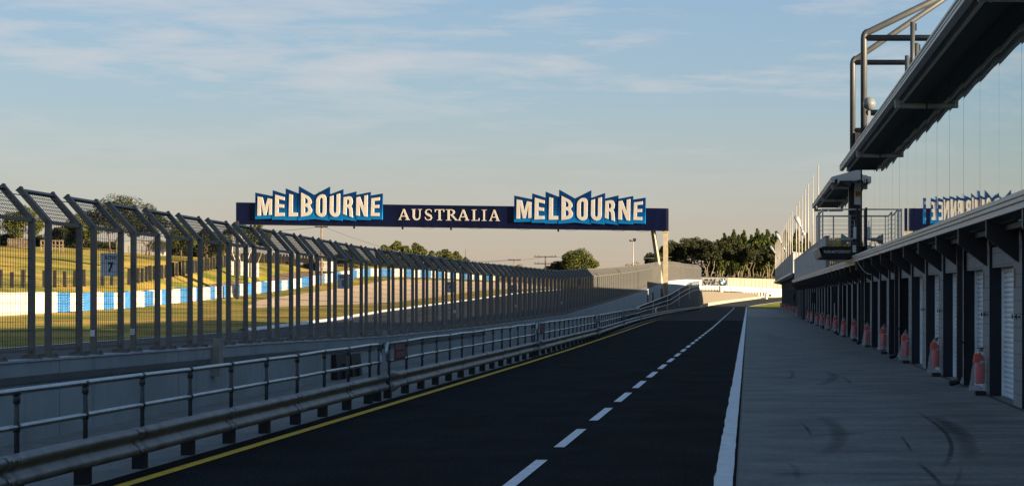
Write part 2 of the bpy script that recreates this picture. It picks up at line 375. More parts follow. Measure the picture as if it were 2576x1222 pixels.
YS = sorted(set([-60, -20, 20, 60, 100, 114.5, 126, 135, 150, 168, 187, 200, 222, 240, 260, 285, 295, 300, 311, 334, 350, 366, 380, 404, 430, 470, 480, 500, 520, 560, 620, 700, 900, 1500, 3000, 6000]))
def cross(Y):
    lx, lz = lerp(TR_L, Y), lerp(TR_LZ, Y); bx, bz = lerp(BX, Y), lerp(BZ, Y); fx, fz = lerp(FX, Y), lerp(FZ, Y); cx, cz = lerp(CX, Y), lerp(CZ, Y)
    q = zp(Y)
    return [(-3000, cz + 4), (cx - 60, cz + 1.5), (cx - 14, cz + .3), (cx, cz), (cx * .6 + fx * .4, cz * .57 + fz * .43), (fx, fz), (bx * .5 + fx * .5, bz * .45 + fz * .55), (bx - 1.5, bz + .15), (bx, bz), (bx * .6 + lx * .4, bz * .55 + lz * .45), (lx - 1.2, lz), (lx, lz), (-10.95, lerp(TR_RZ, Y)), (-10.75, q - .3), (-10.4, q - .012), (0, q - .012), (30, q - .012), (120, q - .012), (3000, q - .012)]
def ground_z(x, Y):
    c = cross(Y)
    for (a, u), (b, v) in zip(c, c[1:]):
        if a <= x <= b: return u + (v - u) * (x - a) / (b - a)
    return 0
b_ = MB(); n_ = 19
for Y in YS: b_.v += [(x, Y, z) for x, z in cross(Y)]
for k in range(len(YS) - 1):
    for q in range(n_ - 1):
        a = k * n_ + q; b_.f.append((a, a + 1, a + n_ + 1, a + n_))
gr = b_.build('ground', [M['grass'], M['dirt'], M['grass_green']], None, True); tag(gr, kind='structure')
for k in range(len(YS) - 1):
    for q in range(n_ - 1):
        i = k * (n_ - 1) + q
        if q in (6,) and YS[k] >= 222: gr.data.polygons[i].material_index = 1 if YS[k] % 3 else 2
        if q == 7: gr.data.polygons[i].material_index = 1
        if q == 9 or q == 10: gr.data.polygons[i].material_index = 0
        if q >= 13: gr.data.polygons[i].material_index = 2
def strip(name, m, left, right, Ys, dz, kind='structure', parent=None):
    """surface between two curves X=left(Y), right(Y); z follows zfn"""
    s = MB()
    for Y in Ys:
        (x0, z0), (x1, z1) = left(Y), right(Y); s.v += [(x0, Y, z0 + dz), (x1, Y, z1 + dz)]
    for k in range(len(Ys) - 1): s.f.append((2*k, 2*k+1, 2*k+3, 2*k+2))
    o = s.build(name, m, parent)
    if kind: tag(o, kind=kind)
    return o
TY = [y for y in YS if y <= 700]
strip('race_track', M['track'], lambda Y: (lerp(TR_L, Y), lerp(TR_LZ, Y)), lambda Y: (-10.96, lerp(TR_RZ, Y)), TY, 0.02)
o = strip('track_edge_line', M['paint_white'], lambda Y: (lerp(TR_L, Y) + .05, lerp(TR_LZ, Y)), lambda Y: (lerp(TR_L, Y) + .30, lerp(TR_LZ, Y) + .002), TY, 0.035)
s = MB(); Ys = [y for y in TY if 114 < y <= 480]
s.sweep([(-.9, .03), (-.5, .16), (-.05, .03)], [(lerp(TR_L, Y), Y, lerp(TR_LZ, Y)) for Y in Ys]); tag(s.build('track_kerb', M['paint_white']), kind='structure')
# gravel trap on the run-off
s = MB(); GY = [200, 222, 240, 260, 285, 300, 311, 334, 350, 366, 380, 404, 430, 470, 500, 560]
for i, Y in enumerate(GY):
    lx, bx = lerp(TR_L, Y), lerp(BX, Y); w0 = min(1, (Y - 199) / 50)
    mid = lx + (bx - lx) * .5
    kx0 = bx * .6 + lx * .4; xa = kx0 + (bx - kx0) * .55 * w0 - .1; xb = kx0 + (lx - kx0) * .60 * w0 + .1
    kx = bx * .6 + lx * .4
    for x in (xa, xa * .5 + kx * .5, kx - .01, kx + .01, kx * .66 + xb * .34, kx * .33 + xb * .67, xb):
        s.v.append((x, Y, ground_z(x, Y) + .03))
for k in range(len(GY) - 1):
    for q in range(6): a = k * 7 + q; s.f.append((a, a + 1, a + 8, a + 7))
tag(s.build('gravel_trap', M['gravel']), kind='structure')

# crest road on the hill
s = MB(); CY = [y for y in YS if 100 <= y <= 480]
for Y in CY: x, z = lerp(CX, Y), lerp(CZ, Y); s.v += [(x - 9, Y, z + .24), (x + .5, Y, z + .04)]
for k in range(len(CY) - 1): s.f.append((2*k, 2*k+1, 2*k+3, 2*k+2))
tag(s.build('hill_road', M['asphalt_old']), kind='structure')

# ------------------------------------------------------------------ pit lane and its paint
lane = strip('pit_lane', M['asphalt'], lambda Y: (-10.3, zp(Y)), lambda Y: (-.135, zp(Y)), [-20, 60, 163], 0.0)
inner = [(-.14, 163), (-.14, 300), (-.1, 322), (1.9, 345), (6.8, 386), (14, 415), (40, 450)]
outer = [(-10.3, 163), (-10.3, 300), (-9.9, 322), (-7.2, 334), (2.05, 428), (7.9, 445), (40, 475)]
s = MB()
for (a, ya), (c, yc) in zip(inner, outer): s.v += [(c, yc, zp(yc) + .006), (a, ya, zp(ya) + .006)]
for k in range(len(inner) - 1): s.f.append((2*k, 2*k+1, 2*k+3, 2*k+2))
lane2 = tag(s.build('pit_exit_road', M['asphalt_old']), kind='structure')
s = MB()
for k in range(56):
    y0 = 15.1 + 5.66 * k; x = -2.63 + min(.28, .0028 * (y0 - 22)); l = 3.6
    if y0 + l > 322: break
    i = len(s.v); z = .012
    s.v += [(x - .075, y0, z + zp(y0)), (x + .075, y0, z + zp(y0)), (x + .075, y0 + l, z + zp(y0 + l)), (x - .075, y0 + l, z + zp(y0 + l))]; s.f.append((i, i+1, i+2, i+3))
s.build('lane_dashes', M['paint_white'], lane)
random.seed(4)
s = MB(); ys = [-10 + i * 0.8 for i in range(412)]
for Y in ys:
    j = random.uniform(-.010, .010); j2 = random.uniform(-.004, .004)
    s.v += [(-.385 + j, Y, zp(Y) + .012), (-.175 + j2, Y, zp(Y) + .012)]
for k in range(len(ys) - 1): s.f.append((2*k, 2*k+1, 2*k+3, 2*k+2))
s.build('edge_line', M['paint_white'], lane)
def linepath(pts, wd, name, m, parent, dz=.012):
    s = MB(); s.sweep([(-wd / 2, 0), (wd / 2, 0)], [(x, y, zp(y) + dz) for x, y in pts]); return s.build(name, m, parent)
YL = [(-6.93, -5), (-6.93, 60), (-7.0, 75), (-7.35, 110), (-7.85, 150), (-8.0, 171), (-8.15, 200), (-8.1, 250), (-7.75, 300), (-7.3, 325), (-6.9, 335)]
linepath(YL, .20, 'yellow_line', M['paint_yellow'], lane)
linepath([(-6.9, 334), (-3.6, 372), (2.05, 427), (8.0, 443), (40, 468)], .3, 'white_line', M['paint_white'], lane2, .02)
linepath([(-.1, 322), (2.1, 345), (7.0, 386), (14.4, 415), (40, 449)], .3, 'white_line', M['paint_white'], lane2, .02)
pad = strip('garage_apron', M['pad'], lambda Y: (-.11, .03), lambda Y: (5.35, .03), [-20, 60, 190], 0.0)
pad2 = strip('far_garage_apron', M['pad_far'], lambda Y: (-.11, .034), lambda Y: (5.7, .034), [190, 260, 322], 0.0)
s = MB(); s.box(-.135, -.108, -20, 322, -.2, .028); tag(s.build('apron_edge', M['black']), kind='structure')
s = MB(); AP = [(-20, -7.05), (70, -7.1), (95, -7.25), (140, -8.2), (190, -8.6), (240, -8.3), (300, -7.6)]
for y, x in AP: s.v += [(-10.4, y, .009), (x, y, .009)]
for k in range(len(AP) - 1): s.f.append((2*k, 2*k+1, 2*k+3, 2*k+2))
tag(s.build('signalling_apron', M['apron']), kind='structure')
s = MB(); s.sweep([(0, 0), (.28, 0)], [(x - .05, y, .014) for x, y in [(-7.22, -10), (-7.22, 60), (-7.3, 75), (-7.65, 110), (-8.1, 150), (-8.3, 200), (-8.0, 300)]]); tag(s.build('gutter_strip', M['gutter']), kind='structure')
# grass patches at the far end
for nm, pts in (('grass_verge', [(3.2, 338), (5.7, 330), (26, 360), (26, 392), (12, 395)]), ('grass_bank', [(6.2, 449), (22, 462), (60, 485), (60, 505), (8, 462)])):
    s = MB(); s.face([(x, y, zp(y) + .05) for x, y in pts]); tag(s.build(nm, M['grass_green']), kind='structure')
# tyre marks on the apron
zb = zpx(2840, 1150, 1.821)
def gpt(zx, zy, z=.04):
    x, y = zb(zx, zy); Y = (H - z) * F / (y - VY); return ((x - VX) * Y / F, Y)
def markmat(name, a, c=(0.012, 0.013, 0.016)):
    m = mat(name, c, 0.8); t = m.node_tree; b = t.nodes['Principled BSDF']; tcn = t.nodes.new('ShaderNodeTexCoord')
    mp = t.nodes.new('ShaderNodeMapping'); mp.inputs['Scale'].default_value = (1.5, 6, 1); t.links.new(tcn.outputs['Object'], mp.inputs[0])
    nz = t.nodes.new('ShaderNodeTexNoise'); nz.inputs['Scale'].default_value = 3; nz.inputs['Detail'].default_value = 6; t.links.new(mp.outputs[0], nz.inputs['Vector'])
    mr = t.nodes.new('ShaderNodeMapRange'); mr.inputs['From Min'].default_value = .34; mr.inputs['From Max'].default_value = .58; mr.inputs['To Max'].default_value = a
    uv = t.nodes.new('ShaderNodeUVMap'); sp = t.nodes.new('ShaderNodeSeparateXYZ'); t.links.new(uv.outputs[0], sp.inputs[0])
    ed = node_math(t, 'MULTIPLY', node_math(t, 'MULTIPLY', sp.outputs['X'], node_math(t, 'SUBTRACT', 1.0, sp.outputs['X'])), 4.0)
    en = node_math(t, 'MULTIPLY', node_math(t, 'MULTIPLY', sp.outputs['Y'], node_math(t, 'SUBTRACT', 1.0, sp.outputs['Y'])), 4.0)
    t.links.new(nz.outputs['Fac'], mr.inputs[0])
    t.links.new(node_math(t, 'MULTIPLY', mr.outputs[0], node_math(t, 'MULTIPLY', ed, en)), b.inputs['Alpha']); return m
M['mark'] = markmat('rubber_mark', .45, (0.006, 0.006, 0.007)); M['mark2'] = markmat('rubber_scuff', 1.0, (0.002, 0.002, 0.003))
def mark(pts, w0, m, k=0):
    P2 = [gpt(*p) for p in pts]; path = []
    for i in range(len(P2) - 1):
        for t in range(4):
            u = t / 4; p0 = P2[max(0, i-1)]; p1 = P2[i]; p2 = P2[i+1]; p3 = P2[min(len(P2)-1, i+2)]
            path.append(tuple(0.5 * (2*p1[j] + (p2[j]-p0[j])*u + (2*p0[j]-5*p1[j]+4*p2[j]-p3[j])*u*u + (3*p1[j]-p0[j]-3*p2[j]+p3[j])*u**3) for j in (0, 1)))
    path.append(P2[-1]); s = MB(); s.sweep([(-w0/2, 0), (0, 0), (w0/2, 0)], [(x, y, .036 + .002 * k) for x, y in path])
    o = s.build('tyre_mark', m, pad); uvl = o.data.uv_layers.new(name='UVMap'); n = len(path)
    for pl in o.data.polygons:
        for li in pl.loop_indices:
            vi = o.data.loops[li].vertex_index; uvl.data[li].uv = ((vi % 3) / 2, (vi // 3) / (n - 1))
    return o
mark([(1080,705),(1200,785),(1280,850),(1322,930),(1315,1010),(1262,1100)], .09, M['mark2'], 0)
mark([(1170,735),(1290,780),(1380,840),(1430,930),(1450,1000),(1420,1060)], .32, M['mark'], 1)
mark([(1180,740),(1260,790),(1330,850),(1400,870)], .35, M['mark'], 2)
mark([(300,790),(340,830),(372,880)], .06, M['mark2'], 3)
mark([(420,735),(500,780),(550,840),(555,900),(520,960),(420,1020)], .30, M['mark'], 1)
mark([(330,885),(450,870),(600,865),(740,850)], .30, M['mark'], 2)
mark([(980,880),(1020,930),(1050,985)], .05, M['mark2'], 3)
mark([(1100,1065),(1180,1130),(1270,1230)], .07, M['mark2'], 4)
mark([(440,435),(520,460),(500,500),(380,545)], .30, M['mark'], 0)
mark([(210,420),(240,450),(230,480),(150,500)], .14, M['mark'], 1)
mark([(560,470),(620,500),(640,530)], .14, M['mark'], 2)
mark([(20,1080),(240,1075),(275,1200)], .10, M['mark'], 3)
mark([(90,1150),(250,1140),(400,1150)], .35, M['mark'], 4)
mark([(1390,1090),(1380,1150),(1340,1230)], .06, M['mark'], 5)
mark([(60,225),(150,212),(240,210)], .5, M['mark'], 5)
mark([(620,432),(700,436),(780,430)], .3, M['mark'], 5)

# ------------------------------------------------------------------ pit wall and debris fence
WX = [(10, -10.5), (230, -10.5), (262, -9.95), (285, -9.8), (300, -10.1), (330, -8.1)]
WT = [(10, 1.2), (27, 1.155), (40.7, 1.07), (54.6, .92), (76, .88), (109, .99), (141, 1.57), (164, 2.03), (190, 2.6), (222, 3.4), (248, 4.05), (285, 4.5), (300, 4.65), (330, 4.85)]
wys = [10, 27, 40.7, 54.6, 76, 90, 109, 125, 141, 164, 190, 222, 230, 248, 262, 275, 285]
wpath = [(lerp(WX, y), y) for y in wys] + [(-10.1, 300.0), (-8.1, 330)]
wl = thing('pit_wall', 'long grey-blue concrete wall under the tall debris fence', 'wall')
s = MB()
for k, (x, y) in enumerate(wpath):
    z = lerp(WT, y); s.v += [(x - .14, y, -.5), (x - .14, y, z), (x + .14, y, z), (x + .14, y, -.5)]
for k in range(len(wpath) - 1):
    a = 4 * k
    for q in range(3): s.f.append((a + q, a + q + 1, a + q + 5, a + q + 4))
s.f += [(0, 1, 2, 3), tuple(4 * (len(wpath) - 1) + q for q in (3, 2, 1, 0))]
s.build('wall_body', M['wall'], wl)
s = MB(); s.sweep([(-.16, 0.003), (-.16, .03), (.165, .03), (.165, 0.003)], [(x, y, lerp(WT, y)) for x, y in wpath], closed=True, cap=True); s.build('coping', M['wall_top'], wl)  # thin cap carrying the lit strip, coloured paler than the wall
s = MB()
for ya, yb in ((12, 36.6), (37.6, 53), (54, 75)):
    pp = [y for y in (ya, 27, 40.7, 54.6, yb) if ya <= y <= yb]
    s.sweep([(.145, -.30), (.185, -.30), (.185, -.20), (.145, -.20)], [(-10.5, y, lerp(WT, y)) for y in pp], closed=True, cap=True)
s.build('cable_tray', M['tray'], wl)
for y, h, wd in ((36.9, .62, .22), (37.15, .40, .14), (54.1, .34, .2)):
    s = MB(); z = lerp(WT, y); s.box(-10.355, -10.20 - (.03 if h < .5 else 0), y - wd / 2, y + wd / 2, z - h + .08, z + .08 - (h < .5) * .22)
    s.box(-10.36, -10.24, y + .02, y + .1, z + .02, z + .18)
    s.build('switch_box', M['grey_box'], wl)
# extra openings / ladders on the sunlit far wall are dark doors in the wall
for y in (196, 206, 226, 238): s = MB(); s.box(lerp(WX, y) + .141, lerp(WX, y) + .2, y, y + 3, 0.6, lerp(WT, y) - .5); s.build('wall_recess', M['column'], wl)

fence = thing('debris_fence', 'tall grey steel debris fence with cranked top along the wall', 'fence')
PW, PIT = 1.32, 1.985; FH, OX, OZ = 2.06, -.42, .48
def panel_mesh(detail=True):
    s = MB(); t = .042
    for y in (0, PW):
        s.box(-t, t, y - t, y + t, 0, FH)
        a = Matrix.Translation((0, y, FH - .03)) @ Matrix.Rotation(-math.atan2(-OX, OZ), 4, 'Y')
        s.box(-t, t, -t, t, 0, .66, a)
        s.box(-t - .006, t + .006, -t - .006, t + .006, .655, .675, a)
        for dx in (-1, 1): s.box(-.13, .13, y - .10, y + .10, 0.0, .018) if dx < 0 else None
        for bx in (-.1, .1):
            for by in (-.07, .07): s.box(bx - .018, bx + .018, y + by - .018, y + by + .018, .018, .06)
    s.box(-.025, .025, t, PW - t, .10, .15); s.box(-.025, .025, t, PW - t, FH - .06, FH - .005)
    a = Matrix.Translation((0, 0, FH - .03)) @ Matrix.Rotation(-math.atan2(-OX, OZ), 4, 'Y')
    s.box(-.025, .025, t, PW - t, .60, .65, a)
    s.box(-.005, .005, PW + t, PIT - t, FH - .04, FH - .028); s.box(-.005, .005, PW + t, PIT - t, .52, .532, a)
    return s.mesh('fence_panel', M['fence'])
def wire_mesh():
    s = MB(); t = .042; n = 13; r = .0026
    for k in range(1, n):
        y = t + (PW - 2 * t) * k / n
        s.box(-r, r, y - r, y + r, .15, FH - .06)
    for k in range(1, 14):
        z = .15 + k * (FH - .21) / 14; s.box(-r * 3, -r, t, PW - t, z - r, z + r)
    a = Matrix.Translation((0, 0, FH - .03)) @ Matrix.Rotation(-math.atan2(-OX, OZ), 4, 'Y')
    r = .0032
    for k in range(1, n):
        y = t + (PW - 2 * t) * k / n; s.box(-r, r, y - r, y + r, .04, .6, a)
    for k in range(1, 7):
        z = .04 + k * .56 / 7; s.box(-r * 3, -r, t, PW - t, z - r, z + r, a)
    return s.mesh('wire_mesh', M['wire'])
pm, wm = panel_mesh(), wire_mesh()
flen = []; acc = 0
for a, b2 in zip(wpath[:-1], wpath[1:]):
    d = math.hypot(b2[0]-a[0], b2[1]-a[1]); flen.append((acc, d, a, b2)); acc += d
def along(dist):
    for a0, d, a, b2 in flen:
        if dist <= a0 + d:
            u = (dist - a0) / d; return a[0] + (b2[0]-a[0]) * u, a[1] + (b2[1]-a[1]) * u
    return flen[-1][3]
rest = MB(); dist = 28.62 - 10 - PIT * 5; cnt = 0
while dist + PW < acc:
    x0, y0 = along(dist); x1, y1 = along(dist + PW); z0, z1 = lerp(WT, y0) + .03, lerp(WT, y1) + .03
    ang = math.atan2(-(x1 - x0), y1 - y0); sh = (z1 - z0) / PW
    Mx = Matrix.Translation((x0, y0, z0)) @ Matrix.Rotation(ang, 4, 'Z') @ Matrix(((1,0,0,0),(0,1,0,0),(0,sh,1,0),(0,0,0,1)))
    if cnt < 96:
        o = bpy.data.objects.new('fence_panel', pm); COL.objects.link(o); o.parent = fence; o.matrix_local = Mx
        o.matrix_local = Matrix.Translation((x0, y0, z0)) @ Matrix.Rotation(ang, 4, 'Z') @ Matrix.Rotation(math.atan(sh), 4, 'X')
        q = bpy.data.objects.new('wire_mesh', wm); COL.objects.link(q); q.parent = o
    else:
        for me in (pm, wm) if cnt < 0 else (pm,):
            i = len(rest.v); rest.v += [tuple(Mx @ v.co) for v in me.vertices]; rest.f += [tuple(i + k for k in p.vertices) for p in me.polygons]
        for k in range(1, 7):
            y = PW * k / 7; rest.box(-.008, .008, y - .008, y + .008, .1, FH, Mx)
    cnt += 1; dist += PIT
tag(rest.build('far_fence_panels', M['fence'], fence), kind='stuff')

# text helper ---------------------------------------------------------------
def text_mb(body, wd, ht, depth=.004, bold=0.0, spacing=1.0):
    c = bpy.data.curves.new('txt', 'FONT'); c.body = body; c.align_x = 'CENTER'; c.align_y = 'CENTER'; c.extrude = 0; c.offset = bold
    c.space_character = spacing; c.space_line = .9
    o = bpy.data.objects.new('txt', c); COL.objects.link(o)
    dg = bpy.context.evaluated_depsgraph_get(); me = bpy.data.meshes.new_from_object(o.evaluated_get(dg))
    xs = [v.co.x for v in me.vertices]; ysv = [v.co.y for v in me.vertices]
    x0, x1, y0, y1 = min(xs), max(xs), min(ysv), max(ysv); s = MB()
    s.v = [((v.co.x - (x0 + x1) / 2) / (x1 - x0) * wd, (v.co.y - (y0 + y1) / 2) / (y1 - y0) * ht, depth) for v in me.vertices]
    s.f = [tuple(p.vertices) for p in me.polygons]
    bpy.data.objects.remove(o); bpy.data.curves.remove(c); bpy.data.meshes.remove(me)
    return s
def place(s, Mx): s.v = [tuple(Mx @ Vector(p)) for p in s.v]; return s
FACE_CAM = Matrix(((1,0,0,0),(0,0,-1,0),(0,1,0,0),(0,0,0,1)))        # text plane facing -Y, x to the right
FACE_LANE = Matrix(((0,0,1,0),(1,0,0,0),(0,1,0,0),(0,0,0,1)))        # facing +X, reading along +Y

# row number boards on the fence
for (px, py, Y, num) in ((281, 666, 31.4, '7'), (866, 708, 49.6, '8'), (1134, 722, 67.3, '9'), (1291, 727, 85.3, '10')):
    Y = -10.76 * F / (px - VX); c = P(px, py, Y); hw = .165
    o = thing('row_board', 'small white board reading ROW %s hung behind the debris fence' % num, 'sign', c, group='grid row number boards')
    s = MB(); s.box(-.18, .18, -.012, .012, -.19, .20); s.build('board', M['sign_white'], o)
    place(text_mb('ROW', .19, .06, 0, .02), Matrix.Translation((-.02, -.016, .12)) @ FACE_CAM).v
    s = text_mb('ROW', .19, .062, 0, .02); place(s, Matrix.Translation((-.01, -.017, .12)) @ FACE_CAM); s.build('lettering', M['sign_black'], o)
    s = text_mb(num, .10 if len(num) < 2 else .17, .17, 0, .03); place(s, Matrix.Translation((-.01, -.017, -.04)) @ FACE_CAM); s.build('number', M['sign_black'], o)
    s = MB(); s.box(.15, .22, -.02, -.014, .1, .12).box(.15, .22, -.02, -.014, -.1, -.08); s.build('bracket', M['galv'], o)
# small stickers on the posts
for i, (zx, zy, zf, nm) in enumerate(((703, 95, zpx(0, 1200, 1.968), ''), (990, 85, zpx(0, 1200, 1.968), '13\n14'), (927, 1125, zpx(860, 640, 2.036), '15\n16'), (1738, 1073, zpx(860, 640, 2.036), '17'), (320, 1030, zpx(1780, 640, 2.036), '19'), (655, 1008, zpx(1780, 640, 2.036), ''), (865, 980, zpx(1780, 640, 2.036), ''))):
    x, y = zf(zx, zy); Y = -10.5 * F / (x - VX); c = P(x, y, Y - .06)
    k = round((Y - 28.62) / PIT * 2) / 2; 
    base = 28.62 + PIT * math.floor((Y - 28.62) / PIT); cand = [base, base + PW, base + PIT]; yy = min(cand, key=lambda v: abs(v - Y))
    o = thing('post_sticker', '%s small white grid sticker on a fence post, counting from the left' % ORD[i], 'sticker', (-10.5, yy - .047, c.z), group='grid stickers on the fence posts')
    s = MB(); s.box(-.036, .036, -.004, .002, -.05, .05); s.build('label_plate', M['lettering'], o)
    if nm:
        s = text_mb(nm, .04, .07, 0, .01); place(s, Matrix.Translation((0, -.006, 0)) @ FACE_CAM); s.build('number', M['sign_black'], o)

# ------------------------------------------------------------------ armco and handrail
AX = [(5, -7.30), (70, -7.30), (95, -7.42), (140, -8.35), (190, -8.75), (240, -8.4), (294, -7.6), (320, -7.55), (336, -6.6), (372, -3.4), (425, 2.2), (431, 2.9)]
def ax(y): return lerp(AX, y)
WB = [(0, .53), (.05, .525), (.085, .495), (.09, .46), (.075, .43), (.02, .395), (.02, .345), (.075, .31), (.09, .28), (.085, .24), (.05, .21), (0, .20)]
WBC = WB + [(o - .012, z) for o, z in reversed(WB)]
def rail_piece(y0, y1, step=2.0):
    n = max(1, round((y1 - y0) / step)); return [y0 + (y1 - y0) * k / n for k in range(n + 1)]
sections = [(8.9, 38.35), (38.75, 66.0), (66.4, 93.6), (94.0, 121.6), (122.0, 149.2), (149.6, 318.0), (320.0, 431.0)]
names = ['near galvanised crash barrier with two handrails, cut off at the left edge', 'second crash barrier from the left, starting at the maroon sign', 'third crash barrier from the left along the yellow line', 'fourth crash barrier from the left along the yellow line', 'fifth crash barrier from the left, below the fence shadow', 'long low crash barrier bending along the dark ramp wall', 'sunlit cream crash barrier curving right before the tan wall']
random.seed(11)
for si, (y0, y1) in enumerate(sections):
    o = thing('crash_barrier', names[si], 'crash barrier', (0, 0, 0), group='crash barriers along the pit lane')
    ys_ = rail_piece(y0, y1); zg = lambda y: zp(y)
    dk = 1.0
    s = MB(); s.sweep(WBC, [(ax(y) + random.uniform(-.006, .006), y, zg(y) + random.uniform(-.004, .004)) for y in ys_], closed=True, cap=True)
    # laps where two sheets overlap, with bolts
    ly = y0 + 1.7
    while ly < min(y1, 200):
        s.sweep([(o2 + .007, z2) for o2, z2 in WBC], [(ax(ly), ly, zg(ly)), (ax(ly + .32), ly + .32, zg(ly))], closed=True, cap=True)
        for dy in (.08, .22):
            for bz in (.475, .255): s.box(ax(ly) + .09, ax(ly) + .112, ly + dy - .012, ly + dy + .012, bz - .012, bz + .012)
        ly += 4.0
    s.build('rail_beam', M['armco'] if si < 6 else M['cream'], o, True)
    if si >= 6:
        s = MB(); s.sweep([(-.02, -.2), (.0, .2), (-.05, .2)], [(ax(y), y, zg(y)) for y in ys_], closed=True); s.build('foot_wall', M['cream'], o)
    if si in (1, 2, 3, 4):   # rounded nose at the near end
        s = MB(); x = ax(y0); z = 0
        for k in range(7):
            t = k / 6; yy = y0 + .60 - t * .78
            prof = []
            for a, zz in WB:
                zc = .365; prof.append((x + a * (1 - .75 * t ** 1.5) + .03 + .02 * t, yy + .10 * (abs(zz - zc) / .165) ** 3 * t, zc + (zz - zc) * (1.10 + .42 * t - .12 * t * t)))
            s.v += prof
        for k in range(6):
            for q in range(len(WB) - 1): a = k * len(WB) + q; s.f.append((a, a + 1, a + len(WB) + 1, a + len(WB)))
        s.build('end_terminal', M['armco'], o, True)
    # posts
    if si < 5:
        py = y0 + .35; posts = []
        while py < y1 - .1: posts.append(py); py += 1.99
        if y1 - posts[-1] > .8: posts.append(y1 - .35)
        for py in posts:
            s = MB(); s.box(ax(py) - .16, ax(py) - .018, py - .09, py + .09, 0, .46); s.build('post', M['black'], o)
        TZ, MZ = 1.13, .775; rx = lambda y: ax(y) - .06
        for py in posts:
            s = MB(); s.tube([(rx(py), py, .40), (rx(py), py, TZ)], .027, 10); 
            s.tube([(rx(py), py, TZ - .11), (rx(py), py, TZ - .03)], .037, 10); s.tube([(rx(py), py, MZ - .045), (rx(py), py, MZ + .045)], .036, 10)
            s.tube([(rx(py), py - .04, TZ), (rx(py), py + .04, TZ)], .039, 10); s.tube([(rx(py), py - .035, MZ), (rx(py), py + .035, MZ)], .037, 10)
            s.build('upright', M['upright'], o, True)
        jit = {py: random.uniform(-.012, .012) for py in posts}
        ra = [posts[0] - .02] + posts[1:-1] + [posts[-1] + .02]
        arc = lambda yy, sg, zc0, zc1: [(rx(yy), yy + sg * (.10 + .14 * math.sin(t)), (zc0 + zc1) / 2 + (zc0 - zc1) / 2 * math.cos(t)) for t in [math.pi * k / 10 for k in range(11)]]
        if si:
            s = MB(); pa = arc(posts[0], -1, MZ, TZ); s.tube(pa, .032, 10); s.tube([pa[0], (rx(posts[0]), posts[0], MZ)], .032, 10); s.tube([pa[-1], (rx(posts[0]), posts[0], TZ)], .032, 10); s.build('end_loop', M['galv'], o, True)
        s = MB(); pa = arc(posts[-1], 1, MZ, TZ); s.tube(pa, .032, 10); s.tube([(rx(posts[-1]), posts[-1], MZ), pa[0]], .032, 10); s.tube([(rx(posts[-1]), posts[-1], TZ), pa[-1]], .032, 10); s.build('end_loop', M['galv'], o, True)
        s = MB(); s.tube([(rx(p), p, TZ + jit[p]) for p in posts], .033, 10); s.build('top_rail', M['galv'], o, True)
        s = MB(); s.tube([(rx(p), p, MZ + jit[p] * .5) for p in posts], .031, 10); s.build('middle_rail', M['galv'], o, True)
    elif si == 5:
        py = y0 + .5; pb = MB()
        while py < y1 - 1:
            s = MB(); s.box(ax(py) - .16, ax(py) - .018, py - .09, py + .09, 0, .46); s.build('post', M['black'], o); py += 4.0
# signs tied to the railings
for i, (y0, dx) in enumerate(((39.55, 0), (67.2, 0), (94.8, 0), (122.8, 0))):
    o = thing('warning_sign', ['maroon sign about the signalling wall on the railing nearest the camera', 'second maroon sign along the railings', 'third maroon sign along the railings', 'farthest small maroon sign along the railings'][i], 'sign', (ax(y0) - .02, y0 + .55, .96), group='maroon signs on the railings')
    s = MB(); s.box(-.006, .006, -.6, .6, -.19, .17); s.build('plate', M['sign_red'], o)
    s = text_mb('SIGNALLING WALL', 1.02, .115, 0, .015); place(s, Matrix.Translation((.009, 0, .075)) @ FACE_LANE); s.build('lettering', M['lettering_red'], o)
    s = text_mb('NO SPECTATING', .92, .115, 0, .015); place(s, Matrix.Translation((.009, 0, -.085)) @ FACE_LANE); s.build('lettering', M['lettering_red'], o)

# ramp wall with its railing beyond the signalling bays
RW = [(150, .7, -8.9), (172, .75, -9.25), (200, .8, -9.6), (236, 1.0, -9.65), (270, 2.0, -9.3), (300, 2.75, -8.85), (318, 3.0, -8.25)]
ramp = thing('access_ramp', 'dark ramp wall carrying rising steel railings beside the far barrier', 'ramp')
s = MB()
for y, z, x in RW: s.v += [(x, y, -.3), (x, y, z), (x - .6, y, z), (x - .6, y, -.3)]
for k in range(len(RW) - 1):
    for q in range(3): s.f.append((4*k+q, 4*k+q+1, 4*k+q+5, 4*k+q+4))
s.f.append((0, 1, 2, 3)); s.f.append(tuple(4 * (len(RW) - 1) + q for q in (3, 2, 1, 0)))
s.build('wall_body', M['ramp_wall'], ramp)
rx_ = lambda y: lerp([(a, c) for a, b3, c in RW], y); rz_ = lambda y: lerp([(a, b3) for a, b3, c in RW], y)
hh = lambda y: lerp([(150, .45), (190, .8), (236, 1.3), (318, 1.55)], y)
ysr = [150 + 2 * k for k in range(85)]
for frac, nm in ((1, 'top_rail'), (.5, 'middle_rail'), (.08, 'bottom_rail')):
    s = MB(); s.tube([(rx_(y) + .06, y, rz_(y) + hh(y) * frac) for y in ysr], .045 if frac == 1 else .035, 6); s.build(nm, M['galv'], ramp, True)
s = MB()
for y in [150 + .75 * k for k in range(224)]: s.box(rx_(y) + .045, rx_(y) + .075, y - .018, y + .018, rz_(y), rz_(y) + hh(y))
tag(s.build('balusters', M['upright'], ramp), kind='stuff')
for y in (188, 226, 258, 290):
    s = MB(); s.box(rx_(y) + .02, rx_(y) + .12, y - .1, y + .1, rz_(y) - .9, rz_(y) + hh(y)); s.build('post', M['fascia'], ramp)
